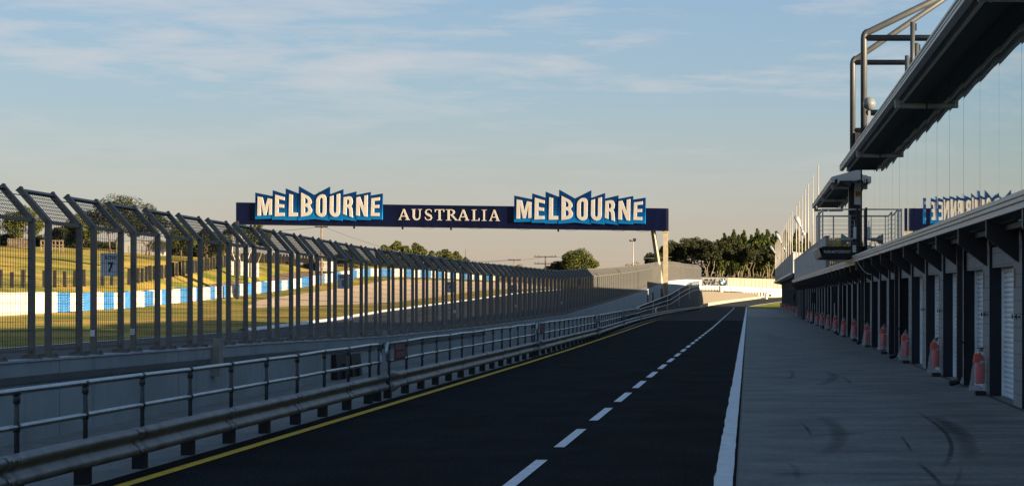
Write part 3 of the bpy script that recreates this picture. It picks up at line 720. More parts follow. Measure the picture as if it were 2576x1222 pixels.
# end wall that follows the sunlit barrier
ew = thing('end_wall', 'tan rendered wall behind the curved sunlit barrier', 'wall')
EW = [(-8.3, 318.6, 3.02), (-7.6, 334, 2.98), (-4.2, 372, 2.8), (1.6, 425, 2.75), (2.4, 431, 2.72)]
s = MB()
for x, y, z in EW: s.v += [(x, y, 0), (x, y, z), (x - .4, y + .3, z), (x - .4, y + .3, 0)]
for k in range(len(EW) - 1):
    for q in range(3): s.f.append((4*k+q, 4*k+q+1, 4*k+q+5, 4*k+q+4))
s.f.append((0, 1, 2, 3)); s.f.append(tuple(4 * (len(EW) - 1) + q for q in (3, 2, 1, 0)))
s.build('wall_body', M['tan_wall'], ew)
rl = thing('end_railing', 'short cream railing standing on the near end of the tan wall', 'railing')
s = MB(); A0, A1 = Vector((-8.2, 319, 3.02)), Vector((-5.1, 319.4, 3.0))
for k in range(7): p = A0.lerp(A1, k / 6); s.tube([p, p + Vector((0, 0, 1.6 - k * .03))], .045, 6)
s.build('balusters', M['leg'], rl)
s = MB()
for f in (1.6, .95, .08): s.tube([A0 + Vector((-.1, 0, f)), A1 + Vector((.1, 0, f - .16 * (f > 1)))], .05, 6)
s.build('rails', M['leg'], rl)
s = MB(); s.box(-8.3, -4.8, 318.7, 319.9, 2.86, 3.0); s.build('platform', M['leg'], rl)

# ------------------------------------------------------------------ gantry
gantry = thing('sponsor_gantry', 'navy gantry sign reading MELBOURNE AUSTRALIA MELBOURNE across the track', 'gantry', (-9.9, 230, 0))
GO = Vector(gantry.location)
GS = -17 / 56.5
def gan(x, y, off=0.0):
    u = (x - VX) / F; Y = (230 + GS * (9.775)) / (1 - GS * u) if False else (230 + GS * 9.775) / (1 - GS * u)
    p = P(x, y, Y); n = Vector((GS, -1, 0)).normalized()
    return p + n * off - GO
def gslab(s, pts, o0, o1, uvs=None):
    i = len(s.v); n = len(pts)
    s.v += [tuple(gan(x, y, o1)) for x, y in pts] + [tuple(gan(x, y, o0)) for x, y in pts]
    s.f.append(tuple(i + k for k in range(n))); s.f.append(tuple(i + n + k for k in reversed(range(n))))
    for k in range(n): j = (k + 1) % n; s.f.append((i + k, i + n + k, i + n + j, i + j))
s = MB(); gslab(s, [(594, 509), (1676, 524), (1676, 579), (594, 563)], -.5, 0); s.build('beam', M['navy'], gantry)
s = MB()
for k in range(1, 18):
    x = 594 + 1082 * k / 18; y0 = 509 + 15 * k / 18; gslab(s, [(x - .18, y0 + 1), (x + .18, y0 + 1), (x + .18, y0 + 54), (x - .18, y0 + 54)], 0, .012)
s.build('panel_seams', M['column'], gantry)
s = MB(); gslab(s, [(590.5, 510), (593.4, 510), (593.4, 562), (590.5, 562)], -.5, -.3); gslab(s, [(1677, 523), (1679.5, 526), (1679.5, 581), (1677, 581)], -.4, -.2); s.build('end_frame', M['column'], gantry)
s = MB(); gslab(s, [(594, 563.2), (1676, 579.2), (1676, 580.6), (594, 564.6)], -1.2, .05); s.build('lower_edge', M['black'], gantry)
za = zpx(860, 680, 3.0667)
PAN = [[(305,130),(503,170),(497,428),(304,436)], [(507,103),(650,150),(643,440),(500,441)], [(655,82),(804,142),(798,447),(647,448)], [(807,58),(980,157),(975,434),(800,450)], [(982,157),(1163,62),(1157,452),(978,432)], [(1164,150),(1317,92),(1308,452),(1160,437)], [(1319,155),(1466,117),(1460,455),(1314,438)], [(1467,157),(1631,123),(1627,447),(1467,440)], [(1634,163),(1769,140),(1765,440),(1632,436)]]
LET = [('M', [(335,175),(499,203),(496,385),(331,397)]), ('E', [(538,153),(645,183),(642,398),(534,404)]), ('L', [(697,145),(796,170),(795,402),(692,405)]), ('B', [(836,130),(963,195),(960,388),(834,408)]), ('O', [(1008,168),(1124,136),(1122,418),(1004,398)]), ('U', [(1166,176),(1283,140),(1280,418),(1162,400)]), ('R', [(1323,183),(1430,165),(1428,415),(1316,376)]), ('N', [(1471,185),(1601,158),(1596,407),(1467,393)]), ('E', [(1642,196),(1738,183),(1730,400),(1634,398)])]
def rr(x0, y0, x1, y1, r, n=6, ry=None):
    ry = ry or r; p = []
    for cx, cy, a0 in ((x1 - r, y1 - ry, 0), (x0 + r, y1 - ry, 90), (x0 + r, y0 + ry, 180), (x1 - r, y0 + ry, 270)):
        for k in range(n + 1): a = R(a0 + 90 * k / n); p.append((cx + r * math.cos(a), cy + ry * math.sin(a)))
    return p
def arc_(cx, cy, rx0, ry0, a0, a1, n=10): return [(cx + rx0 * math.cos(R(a0 + (a1 - a0) * k / n)), cy + ry0 * math.sin(R(a0 + (a1 - a0) * k / n))) for k in range(n + 1)]
GL = {
 'M': ([(0,0),(0,1),(.34,1),(.52,.42),(.70,1),(1,1),(1,0),(.80,0),(.80,.72),(.60,0),(.44,0),(.24,.72),(.24,0)], []),
 'E': ([(0,0),(0,1),(1,1),(1,.83),(.36,.83),(.36,.60),(.95,.60),(.95,.43),(.36,.43),(.36,.17),(1,.17),(1,0)], []),
 'L': ([(0,0),(0,1),(.42,1),(.42,.18),(1,.18),(1,0)], []),
 'B': ([(0,0),(0,1)] + arc_(.55,.76,.40,.24,90,-50,8) + [(.80,.53)] + arc_(.55,.27,.45,.27,50,-90,8), [[(.34,.60),(.34,.85)] + arc_(.48,.725,.14,.125,90,-90,6), [(.34,.16),(.34,.44)] + arc_(.48,.30,.17,.14,90,-90,6)]),
 'O': (rr(0, 0, 1, 1, .48, 8, .24), [rr(.34, .15, .66, .85, .15, 6, .09)]),
 'U': ([(0,1)] + arc_(.5,.27,.5,.27,180,360,14) + [(1,1),(.66,1)] + [(.66,.28)] + arc_(.5,.28,.16,.12,360,180,8) + [(.34,1)], []),
 'R': ([(0,0),(0,1)] + arc_(.55,.73,.42,.27,90,-50,8) + [(.80,.50),(.93,.40),(1,0),(.66,0),(.62,.34),(.50,.42),(.34,.42),(.34,0)], [[(.34,.58),(.34,.84)] + arc_(.48,.71,.14,.13,90,-90,6)]),
 'N': ([(0,0),(0,1),(.30,1),(.70,.42),(.70,1),(1,1),(1,0),(.72,0),(.30,.60),(.30,0)], []),
}
def left_map(x, y): return za(x, y)
def right_map(x, y):
    X, Y = za(x, y); X *= 1.490683; Y *= 1.490683
    return (1930 + (X - 959.5) * 1.0315) / 1.490683, (Y + 11 + (X - 959.5) / 476 * 4.5) / 1.490683
for mp_ in (left_map, right_map):
    for i, q in enumerate(PAN):
        pts = [mp_(*p) for p in q]; s = MB(); d = .10 + .03 * (i % 2); gslab(s, pts, .02, d + .06)
        o = s.build('letter_board', M['board'], gantry); uvl = o.data.uv_layers.new(name='UVMap')
        for pl in o.data.polygons:
            for li in pl.loop_indices: vi = o.data.loops[li].vertex_index % 4; uvl.data[li].uv = ((0, 1), (1, 1), (1, 0), (0, 0))[vi]
        ch, lq = LET[i]; A, B_, C_, D_ = [Vector(mp_(*p)) for p in lq]
        def fn(x, y, t, A=A, B_=B_, C_=C_, D_=D_, d=d):
            top = A.lerp(B_, x); bot = D_.lerp(C_, x); p = bot.lerp(top, y); return gan(p.x, p.y, d + .06 + t)
        s = MB(); s.poly(GL[ch][0], GL[ch][1], fn, 0, .05); s.build('letter', M['letter'], o)
# serif letters
def ribbon(pts, wds):
    l, r = [], []
    for k, (x, y) in enumerate(pts):
        a = pts[max(0, k-1)]; b = pts[min(len(pts)-1, k+1)]; dx, dy = b[0]-a[0], b[1]-a[1]; n = math.hypot(dx, dy) or 1
        wv = wds[k] / 2; l.append((x - dy/n*wv, y + dx/n*wv)); r.append((x + dy/n*wv, y - dx/n*wv))
    return l + r[::-1]
SER = {
 'A': [[(.06,.04),(.44,1),(.53,1),(.16,.04)], [(.40,1),(.56,1),(.94,.04),(.74,.04)], [(.22,.30),(.74,.30),(.72,.38),(.25,.38)], [(0,0),(0,.05),(.28,.05),(.28,0)], [(.62,0),(.62,.05),(1,.05),(1,0)]],
 'U': [ribbon([(.22,1),(.22,.35)] + arc_(.5,.34,.28,.29,180,360,10) + [(.80,1)], [.20,.20] + [.20 - .011*k for k in range(11)] + [.09]), [(.02,.95),(.02,1),(.42,1),(.42,.95)], [(.62,.95),(.62,1),(.98,1),(.98,.95)]],
 'S': [ribbon([(.88,.74),(.84,.90),(.66,.97),(.42,.97),(.20,.88),(.15,.72),(.26,.59),(.52,.49),(.80,.38),(.88,.22),(.78,.08),(.55,.025),(.30,.04),(.14,.13),(.08,.28)], [.06,.09,.07,.08,.13,.18,.21,.23,.21,.18,.13,.08,.07,.09,.06])],
 'T': [[(.40,0),(.40,1),(.60,1),(.60,0)], [(.02,.93),(.02,1),(.98,1),(.98,.93)], [(.02,.76),(.02,.95),(.08,.95),(.10,.76)], [(.98,.76),(.98,.95),(.92,.95),(.90,.76)], [(.26,0),(.26,.05),(.74,.05),(.74,0)]],
 'R': [[(.14,0),(.14,1),(.32,1),(.32,0)], ribbon([(.25,.965),(.48,.965),(.66,.88),(.70,.75),(.64,.60),(.46,.50),(.25,.50)], [.07,.08,.14,.18,.14,.08,.07]), [(.40,.50),(.56,.52),(1.0,.02),(.82,.02)], [(0,0),(0,.05),(.44,.05),(.44,0)], [(0,.95),(0,1),(.3,1),(.3,.95)], [(.80,0),(.80,.05),(1.02,.05),(1.02,0)]],
 'L': [[(.20,0),(.20,1),(.42,1),(.42,0)], [(.02,0),(.02,.06),(.98,.06),(.98,0)], [(.02,.95),(.02,1),(.60,1),(.60,.95)], [(.90,.03),(.86,.20),(.98,.24),(.98,.03)]],
 'I': [[(.34,0),(.34,1),(.66,1),(.66,0)], [(.04,0),(.04,.05),(.96,.05),(.96,0)], [(.04,.95),(.04,1),(.96,1),(.96,.95)]]}
xs_ = [(1002.4,1030.4,'A'),(1035,1062,'U'),(1068,1088,'S'),(1093.6,1118,'T'),(1122,1151,'R'),(1151.8,1180.3,'A'),(1186,1206.5,'L'),(1211.6,1224,'I'),(1230.6,1257,'A')]
for x0, x1, ch in xs_:
    yt = 525.7 + (x0 - 1002) * .0085; yb = 553.2 + (x0 - 1002) * .011; s = MB()
    for k, pl in enumerate(SER[ch]):
        s.poly(pl, [], lambda x, y, t, k=k: gan(x0 + (x1 - x0) * x, yb + (yt - yb) * y, .02 + t), 0, .03 + .004 * k)
    s.build('letter', M['letter'], gantry)
# legs
p = lambda x, y, Y: P(x, y, Y) - GO
def ibeam(s, a, b2, wv, dv):
    a = Vector(a); b2 = Vector(b2); d = b2 - a; ln = d.length; Mx = Matrix.Translation(a) @ d.to_track_quat('Z', 'Y').to_matrix().to_4x4()
    s.box(-wv, wv, -dv, -dv * .72, 0, ln, Mx).box(-wv, wv, dv * .72, dv, 0, ln, Mx).box(-wv * .25, wv * .25, -dv * .715, dv * .715, 0, ln, Mx)
    s.box(-wv * .9, -wv * .80, -dv*.71, dv*.71, 0, ln * .999, Mx)
s = MB(); s.box(*(lambda a: (a.x - .28, a.x + .28, a.y - .25, a.y + .25))(p(1674.3, 740, 230.6)), p(1674, 748, 230.6).z, p(1674, 582, 230.6).z); s.build('column', M['leg'], gantry)
s = MB(); a = p(1674.3, 583, 230.6); s.box(a.x - .38, a.x + .38, a.y - .35, a.y + .35, a.z - .12, a.z + .1); s.build('column_cap', M['leg'], gantry)
s = MB(); ibeam(s, p(1667.5, 746, 230), p(1643, 580, 231), .17, .24); s.build('leaning_strut', M['leg'], gantry)
s = MB(); a = p(597, 560, 246); s.box(a.x - .16, a.x + .16, a.y - .3, a.y + .3, -1, a.z + .2); s.build('column', M['column'], gantry)
s = MB()
for x in (1040 - 30, 1132, 1402, 888):
    a = gan(x, 566 + (x - 594) * .0148, -.3); s.box(a.x - .10, a.x + .10, a.y - .1, a.y + .1, a.z - .22, a.z + .1)
s.build('sensor_pods', M['black'], gantry)
s = MB(); random.seed(3)
for x in (1060, 1180, 1300, 1420, 1540, 1600):
    y0 = 564.5 + (x - 594) * .0148; s.tube([gan(x + 34 * t, y0 + .5 + 3.0 * math.sin(math.pi * t), -.1) for t in (0, .2, .4, .6, .8, 1)], .018, 4)
s.build('loose_cables', M['black'], gantry)
# the small bird on the left lettering
bp = za(1035, 126); bw = gan(bp[0], bp[1] + 5.5, .1) + GO
brd = thing('bird', 'small dark bird perched on the left lettering boards', 'bird', bw)
s = MB(); s.lathe([(.01, .06), (.05, .09), (.085, .15), (.08, .21), (.05, .26), (.045, .29), (.055, .32), (.045, .36), (.01, .38)], (0, 0, 0), 10); s.tube([(-.05, 0, .12), (-.18, 0, .02)], .04, 6, r2=.015); s.tube([(.04, 0, .33), (.10, 0, .32)], .015, 5, r2=.003)
s.tube([(.02, .02, 0), (.02, .02, .1)], .008, 4); s.tube([(.02, -.02, 0), (.02, -.02, .1)], .008, 4); s.build('body', M['black'], brd, True)

# ------------------------------------------------------------------ pit building
PX = 5.0; BP = 4.7; Y0 = 35.4
bld = thing('pit_building', 'two-storey pit building with mirror glass above a row of garages', 'building')
def roofz(x): return 7.51 + .27 * (x - 3.79)
# body masses behind garages and upper floor, unseen depth sized for their shadow
s = MB(); s.ext([(5.6, -.1), (5.6, 3.5), (4.85, 3.55), (4.85, 7.3), (12, 7.34 + .27 * 8), (24, roofz(24) - .1), (24, -.1)], -60, 79.15); s.build('upper_body', M['body'], bld)
s = MB(); s.ext([(5.6, -.1), (5.6, 3.5), (4.85, 3.55), (4.85, 7.3), (12, 7.34 + .27 * 8), (24, roofz(24) - .1), (24, -.1)], 89.8, 112.5); s.build('upper_body', M['body'], bld)
s = MB(); s.box(9.5, 23.9, 79.2, 89.7, -.1, 8.8); s.build('gap_sun_block', M['body'], bld)  # unseen block added to stop sun shining through the gap
s = MB(); s.box(5.6, 18, 112.55, 190, -.1, 3.6).box(4.62, 5.6, 79.2, 88.1, 3.2, 3.6); s.build('low_body', M['body'], bld)
s = MB(); s.box(4.585, 5.0, 113, 190, 3.5, 5.6).box(4.55, 5.02, 112.9, 190.02, 5.602, 5.66); s.build('parapet', M['parapet'], bld)
s = MB()
for k in range(40): s.box(4.52, 4.575, 79.3 + k * .6, 79.8 + k * .6, 3.4, 3.8)
s.build('timber_panel', M['timber'], bld)
# garages
pil = MB(); pil.box(0, .62, -.56, .56, 0, 3.1)
s = MB(); s.box(5.04, 5.58, -58, 189.9, 3.14, 3.36); s.build('header_beam', M['column'], bld)
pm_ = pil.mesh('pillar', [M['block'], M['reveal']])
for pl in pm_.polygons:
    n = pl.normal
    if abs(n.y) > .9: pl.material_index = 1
lint = MB(); lint.box(.06, .5, .56, BP - .56, 2.68, 3.1); lm_ = lint.mesh('lintel', M['block'])
def shutter_mesh(name, m, ht=2.66):
    s = MB(); n = 26; prof = []
    for k in range(n):
        z = ht * k / n; dz = ht / n
        prof += [(.305, z), (.295, z + dz * .25), (.295, z + dz * .6), (.305, z + dz * .76), (.345, z + dz * .80), (.345, z + dz * .96)]
    prof.append((.30, ht))
    i = len(s.v); s.v += [(x, .57, z) for x, z in prof] + [(x, BP - .57, z) for x, z in prof]; k2 = len(prof)
    for k in range(k2 - 1): s.f.append((i + k, i + k + 1, i + k2 + k + 1, i + k2 + k))
    s.box(.25, .33, .562, .60, 0, ht); s.box(.25, .33, BP - .60, BP - .562, 0, ht)
    return s.mesh(name, m)
shm = shutter_mesh('roller_door', M['shutter']); shd = shutter_mesh('roller_door', M['dark_bay'])  # dark copy stands in for the unlit inside of open bays
NB = 33
def child(name, me, parent, loc):
    o = bpy.data.objects.new(name, me); COL.objects.link(o); o.parent = parent; o.location = loc; return o
for k in range(-9, NB + 1):
    y = Y0 + BP * k
    child('pillar', pm_, bld, (PX, y, .03))
    if k < NB:
        child('lintel', lm_, bld, (PX, y, 0))
        white = k in (-8, -6, -5, -3, -2, -1, 0, 1, 2, 3, 4) or k in (9,)
        child('roller_door', shm if white else shd, bld, (PX, y, .03))
s = MB(); s.box(PX - .02, PX + .5, -60, Y0 - BP * 9 - .57, .0, 3.12); s.build('garage_wall', M['block'], bld)
s = MB(); s.box(4.93, 5.0, -7, 190, .026, .05); s.build('door_threshold', M['black'], bld)
# hold-back hooks
for k in range(0, 5):
    y = Y0 + BP * k; s = MB()
    for dy in (-.28, .28):
        s = MB(); s.box(PX - .03, PX, y + dy - .07, y + dy + .07, 1.70, 1.73); s.tube([(PX - .05, y + dy + .09 + .04 * math.cos(t), 1.715 + .04 * math.sin(t)) for t in [2 * math.pi * q / 10 for q in range(11)]], .01, 5)
        s.build('door_hook', M['black'], bld)
for k in range(0, 5):
    s = MB(); y = Y0 + BP * k; s.box(PX - .012, PX - .001, y + .30, y + .38, 2.25, 2.62); s.build('red_tag', M['sign_red'], bld)
for i, (ya, yb, h_) in enumerate(((47.4, 48.7, .64), (49.2, 50.4, .58))):
    o = thing('black_panel', ['left black panel leaning on the pit wall behind the railing', 'right black panel leaning on the pit wall behind the railing'][i], 'panel', (-10.25, (ya + yb) / 2, 0.01), group='black panels behind the railing')
    s = MB(); s.box(-.06, .06, (ya - yb) / 2, (yb - ya) / 2, 0, h_, Matrix.Rotation(R(-5), 4, 'Y')); s.box(.05, .12, -.05, .05, .02, h_ * .6); s.build('sheet', M['black'], o)
# lower canopy
def canopy(y0, y1, xf, zt, name='canopy'):
    s = MB(); s.ext([(xf, zt), (xf, zt - .075), (xf + .03, zt - .085), (xf + .03, zt - .15), (xf + .07, zt - .165), (xf + .07, zt - .26), (xf + .12, zt - .26), (xf + .12, zt - .02)], y0, y1)
    o = s.build(name, M['fascia'], bld)
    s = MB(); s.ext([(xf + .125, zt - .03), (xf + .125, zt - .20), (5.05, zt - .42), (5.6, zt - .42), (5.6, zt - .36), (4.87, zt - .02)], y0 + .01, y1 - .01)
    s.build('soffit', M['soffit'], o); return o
canopy(-20, 79.4, 4.3, 3.76); canopy(79.45, 190.3, 4.36, 3.66)
br = MB(); br.v = [(-.60, -.07, 3.53), (-.60, -.07, 3.20), (0.0, -.07, 2.74), (0.0, -.07, 3.36), (-.60, .07, 3.53), (-.60, .07, 3.20), (0, .07, 2.74), (0, .07, 3.36)]
br.f = [(0,1,2,3),(7,6,5,4),(0,4,5,1),(1,5,6,2),(2,6,7,3),(3,7,4,0)]
brm = br.mesh('canopy_bracket', M['column'])
for k in range(-9, NB + 1): child('canopy_bracket', brm, bld, (PX - .001, Y0 + BP * k - .1, -.02 if k < 10 else -.1))
for k in (2, 6, 10, 14, 18, 23, 28):
    y = Y0 + BP * k - .62; s = MB(); s.box(PX - .17, PX - .04, y - .07, y + .07, .22, 3.35); s.box(PX - .045, PX, y - .1, y + .1, 1.0, 1.05)
    s.tube([(PX - .105, y, .26), (PX - .14, y - .02, .12), (PX - .34, y - .06, .075)], .062, 8); s.build('downpipe', M['column'], bld)
# mirror glass, one slightly different lean per pane
random.seed(21); XG = 4.7
def glazing(y0, n, yend):
    k = 0; y = y0
    while y < yend - .05:
        y1 = min(y + 2.936, yend); tl = random.uniform(-.0009, .0009); tp = random.uniform(-.0006, .0006)
        s = MB(); hw = (y1 - y) / 2 - .012
        zs = [3.4, 4.7, 6.0, 7.33]; cols = 5
        for a in range(cols):
            for z in zs:
                yy = -hw + 2 * hw * a / (cols - 1); bow = .0022 * (1 - (yy / hw) ** 2)
                s.v.append((yy * tl - bow + (z - 5.3) * tp, yy, z))
        for a in range(cols - 1):
            for q in range(3): i = a * 4 + q; s.f.append((i, i + 1, i + 5, i + 4))
        o = s.build('glass_panel', M['glass'], bld, True); o.location = (XG, (y + y1) / 2, 0)
        y = y1; k += 1
glazing(32.8 - 2.936 * 17, 18, 79.2); glazing(89.7, 9, 112.5)
s = MB(); s.box(XG + .03, XG + .12, -20, 79.14, 3.3, 7.33).box(XG + .03, XG + .12, 89.75, 112.45, 3.3, 7.33); s.build('glass_backing', M['black'], bld)
s = MB(); s.box(XG - .03, XG + .14, 79.15, 79.26, 3.6, 7.4); s.build('corner_trim', M['column'], bld)
# monopitch roofs with box gutters
def roof(y0, y1, pipes):
    s = MB(); s.ext([(3.79, 7.51), (3.79, 7.27), (3.93, 7.25), (3.95, 7.40), (4.07, 7.42), (4.075, 7.24), (4.14, 7.23), (4.15, 7.335), (4.9, 7.34), (12, roofz(12) - .18), (24.2, roofz(24.2) - .2), (24.2, roofz(24.2)), (4.2, 7.62)], y0, y1)
    o = s.build('roof', M['fascia'], bld)
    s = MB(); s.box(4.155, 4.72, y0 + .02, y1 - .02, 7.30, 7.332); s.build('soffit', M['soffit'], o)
    s = MB(); s.ext([(3.775, 7.44), (3.775, 7.42), (3.79, 7.42), (3.79, 7.44)], y0, y1); s.ext([(3.78, 7.35), (3.78, 7.34), (3.789, 7.34), (3.789, 7.35)], y0, y1); s.build('gutter_bead', M['column'], o)
    for y in pipes:
        s = MB(); s.box(3.86, 4.0, y - .1, y + .1, 7.04, 7.26); s.tube([(3.9, y, 7.10), (XG - .03, y, 7.09)], .072, 12)
        s.tube([(4.06, y, 7.10), (4.09, y, 7.10)], .082, 12); s.tube([(4.4, y, 7.1), (4.43, y, 7.1)], .08, 12); s.build('overflow_pipe', M['pipe'], o, False)
    s = MB(); s.box(3.95, 4.69, y0 + .01, y0 + .04, 7.0, 7.3) if False else s.face([(4.16, y0 + .05, 7.3), (4.69, y0 + .05, 7.3), (4.69, y0 + .05, 7.05)]); s.build('end_flashing', M['teal'], o)
roof(-20, 79.0, (32, 50.2, 68)); roof(86.8, 112.8, (88.4, 100, 111.5))
# tower column and bent tube frames
s = MB(); s.box(4.70, 5.24, 89.0, 89.6, 3.4, 8.2); s.build('tower_column', M['column'], bld)
s = MB(); s.box(4.98, 5.5, 88.9, 89.5, 8.2, 9.7); s.build('tower_box', M['column'], bld)
for (X, Y, zb_, rad, dx, dz, hz) in ((4.89, 80.6, 13.29, .14, 2.66 * 3.2, 1.29 * 3.2, 13.10), (4.89, 89.2, 13.25, .132, 3.93 * 2.3, 2.68 * 2.3, 13.12)):
    o = None; s = MB(); bend = [(X, Y, 8.0), (X, Y, zb_ - .35)]
    for t in (.25, .5, .75, 1):
        bend.append((X + .22 * t * t, Y, zb_ - .35 + .30 * (1 - (1 - t) ** 2)))
    bend.append((X + .22 + dx, Y, zb_ - .05 + dz)); s.tube(bend, rad, 16)
    o = s.build('tube_frame', M['tower'], bld, True)
    s = MB(); s.tube([(X, Y, hz - .12), (X + 9.5, Y, hz - .12)], rad * .95, 14); s.build('tie_tube', M['tower'], o, True)
    s = MB(); s.tube([(X, Y, 9.83), (X + 6, Y, 9.83)], rad * .9, 14); s.build('tie_tube', M['tower'], o, True)
    s = MB(); s.tube([(X + 8.2, Y, 8), (X + 8.2, Y, zb_ + dz * .9)], rad * .9, 12); s.build('rear_leg', M['tower'], o, True)
# banner on the column
o = thing('banner', 'white vertical banner with yellow logo square on the dark column', 'banner', (5.12, 88.98, 6.86))
s = MB(); s.box(-.17, .17, -.01, .01, -.51, .51); s.build('cloth', M['lettering'], o)
s = MB(); s.box(-.13, .165, -.018, -.011, -.16, .14); s.build('logo_square', M['yellow'], o)
s = text_mb('Fi', .19, .19, 0, .03); place(s, Matrix.Translation((.02, -.021, -.01)) @ FACE_CAM); s.build('logo_lettering', M['darkred'], o)
# balcony
bal = MB(); bal.box(3.07, 4.68, 79.28, 86.2, 3.72, 4.11); bo = bal.build('balcony', M['column'], bld)
s = MB()
for (x, y) in ((3.1, 79.32), (4.55, 79.32), (3.1, 82.7), (3.1, 86.1), (3.85, 86.1), (4.6, 86.1), (3.0, 81.0)): s.box(x - .03, x + .03, y - .03, y + .03, 4.1, 5.66)
s.box(3.07, 4.66, 79.29, 79.35, 5.66, 5.72).box(3.07, 3.13, 79.36, 86.1, 5.66, 5.72).box(3.07, 4.66, 86.11, 86.17, 5.66, 5.72); s.build('railing', M['galv'], bo)
s = MB()
for k in range(7):
    z = 4.3 + k * .19; s.tube([(3.1, 79.32, z), (4.6, 79.32, z)], .008, 4); s.tube([(3.1, 79.32, z), (3.1, 86.1, z)], .008, 4); s.tube([(3.1, 86.1, z), (4.6, 86.1, z)], .008, 4)
s.build('cable', M['galv'], bo)
s = MB(); s.face([(3.05, 79.27, 3.74), (3.05, 86.2, 3.74), (2.93, 86.2, 4.12), (2.93, 79.27, 4.12)]); s.box(2.93, 3.06, 79.25, 86.2, 4.10, 4.13); s.build('side_panel', M['galv'], bo)
ns = thing('name_sign', 'dark sign reading PURE MOTORSPORT on the balcony front', 'sign', (3.86, 79.24, 3.90))
s = MB(); s.v = [(-.74, 0, -.25), (.80, 0, -.25), (.84, -.08, .25), (-.80, -.08, .25), (-.74, .03, -.25), (.8, .03, -.25), (.84, .03, .25), (-.80, .03, .25)]; s.f = [(0,1,2,3),(4,7,6,5),(0,4,5,1),(1,5,6,2),(2,6,7,3),(3,7,4,0)]; s.build('board', M['column'], ns)
s = text_mb('PURE MOTORSPORT.', 1.14, .12, 0, .012); place(s, Matrix.Translation((-.14, -.062, .03)) @ Matrix.Rotation(R(9), 4, 'X') @ FACE_CAM); s.build('lettering', M['lettering'], ns)
for i, (px, y, z0, z1) in enumerate(((2099, 100, 1.72, 2.32), (2045, 133, 1.6, 2.35), (1998, 186, 1.6, 2.3))):
    x = (px - VX) * y / F
    o = thing('hanging_monitor', ['nearest black monitor box hung under the canopy', 'middle black monitor box hung under the canopy', 'farthest black monitor box hung under the canopy'][i], 'monitor', (x, y, z0), group='black boxes hung under the canopy')
    s = MB(); s.box(-.16, .16, -.1, .1, 0, z1 - z0); s.build('case', M['black'], o)
    s = MB(); s.box(-.02, .02, -.02, .02, z1 - z0, 3.3 - z0); s.box(-.02, .55, -.015, .015, 3.18 - z0, 3.22 - z0); s.build('hanger', M['column'], o)
# mast with loudspeakers
ms = thing('antenna_mast', 'thin dark mast in front of the mirror glass corner, carrying radio gear', 'mast', (4.52, 78.9, 0))
s = MB(); s.box(-.05, .05, -.05, .05, 3.75, 5.75); s.build('pole', M['column'], ms)
s = MB(); s.box(-.17, -.05, -.05, .05, 4.45, 4.95).box(-.13, -.11, -.01, .01, 4.95, 5.2).box(-.2, -.06, -.07, .07, 3.9, 4.2); s.build('radio_unit', M['lettering'], ms)
hs = thing('loudspeaker', 'grey horn loudspeaker on the mast beside the balcony railing', 'loudspeaker', (4.22, 78.7, 4.42), 0)
s = MB()
prof = [(.26, 0), (.24, .03), (.17, .12), (.11, .22), (.08, .32), (.075, .46)]; m_ = []
for r_, z_ in prof: m_.append((r_, z_))
s.lathe(m_, (0, 0, 0), 20); Mx = Matrix.Rotation(R(90), 4, 'Y') @ Matrix.Identity(4); s.v = [tuple(Matrix.Translation((-.36, 0, 0)) @ Matrix.Rotation(R(-12), 4, 'Z') @ Mx @ Vector(p)) for p in s.v]; s.build('horn', M['lamp'], hs, True)
s = MB(); s.box(.05, .25, -.03, .03, -.03, .03); s.build('bracket', M['column'], hs)
# loose cable under the canopy and a white bracket box
o = thing('loose_cable', 'thin cable sagging beneath the canopy break', 'cable')
s = MB(); s.tube([(4.33 + .75 * t, 76 - 3 * t, 3.5 - .55 * math.sin(math.pi * t * .9)) for t in [k / 10 for k in range(11)]], .012, 5); s.build('strand', M['pipe'], o)

# far garage block, taller wall and its own canopy
fb = thing('garage_block', 'far garage block with tall pale wall and higher canopy', 'building')
s = MB(); s.ext([(5.75, -.1), (5.75, 4.1), (4.5, 4.1), (4.5, 6.45), (18, 6.3), (18, -.1)], 191, 318); s.build('block_body', M['parapet'], fb)
s = MB(); s.box(4.47, 4.9, 190.9, 318.1, 6.452, 6.52); s.build('coping', M['fascia'], fb)
s = MB(); s.ext([(4.27, 4.45), (4.27, 4.25), (4.4, 4.22), (5.74, 4.0), (5.74, 4.09), (4.49, 4.38)], 189.6, 318.6); s.build('canopy', M['fascia'], fb)
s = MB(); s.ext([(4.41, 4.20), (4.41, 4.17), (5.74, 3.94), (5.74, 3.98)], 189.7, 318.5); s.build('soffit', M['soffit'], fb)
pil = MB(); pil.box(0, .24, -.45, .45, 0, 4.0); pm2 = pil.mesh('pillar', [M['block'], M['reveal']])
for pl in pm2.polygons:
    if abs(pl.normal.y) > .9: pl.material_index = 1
dm = MB(); dm.box(.18, .24, .46, 5.9, 0, 2.9).box(.1, .24, .46, 5.9, 2.9, 4.0); dm2 = dm.mesh('garage_door', M['dark_bay'])
for k in range(20):
    child('pillar', pm2, fb, (5.5, 192 + 6.35 * k, .0)); 
    if k < 19: child('garage_door', dm2, fb, (5.5, 192 + 6.35 * k, .0))
s = MB(); s.box(4.42, 5.4, 189.3, 189.5, 3.2, 4.35); s.tube([(4.6, 189.3, 4.3), (4.6, 189.3, 3.3)], .09, 8); s.build('end_pipe', M['column'], fb)

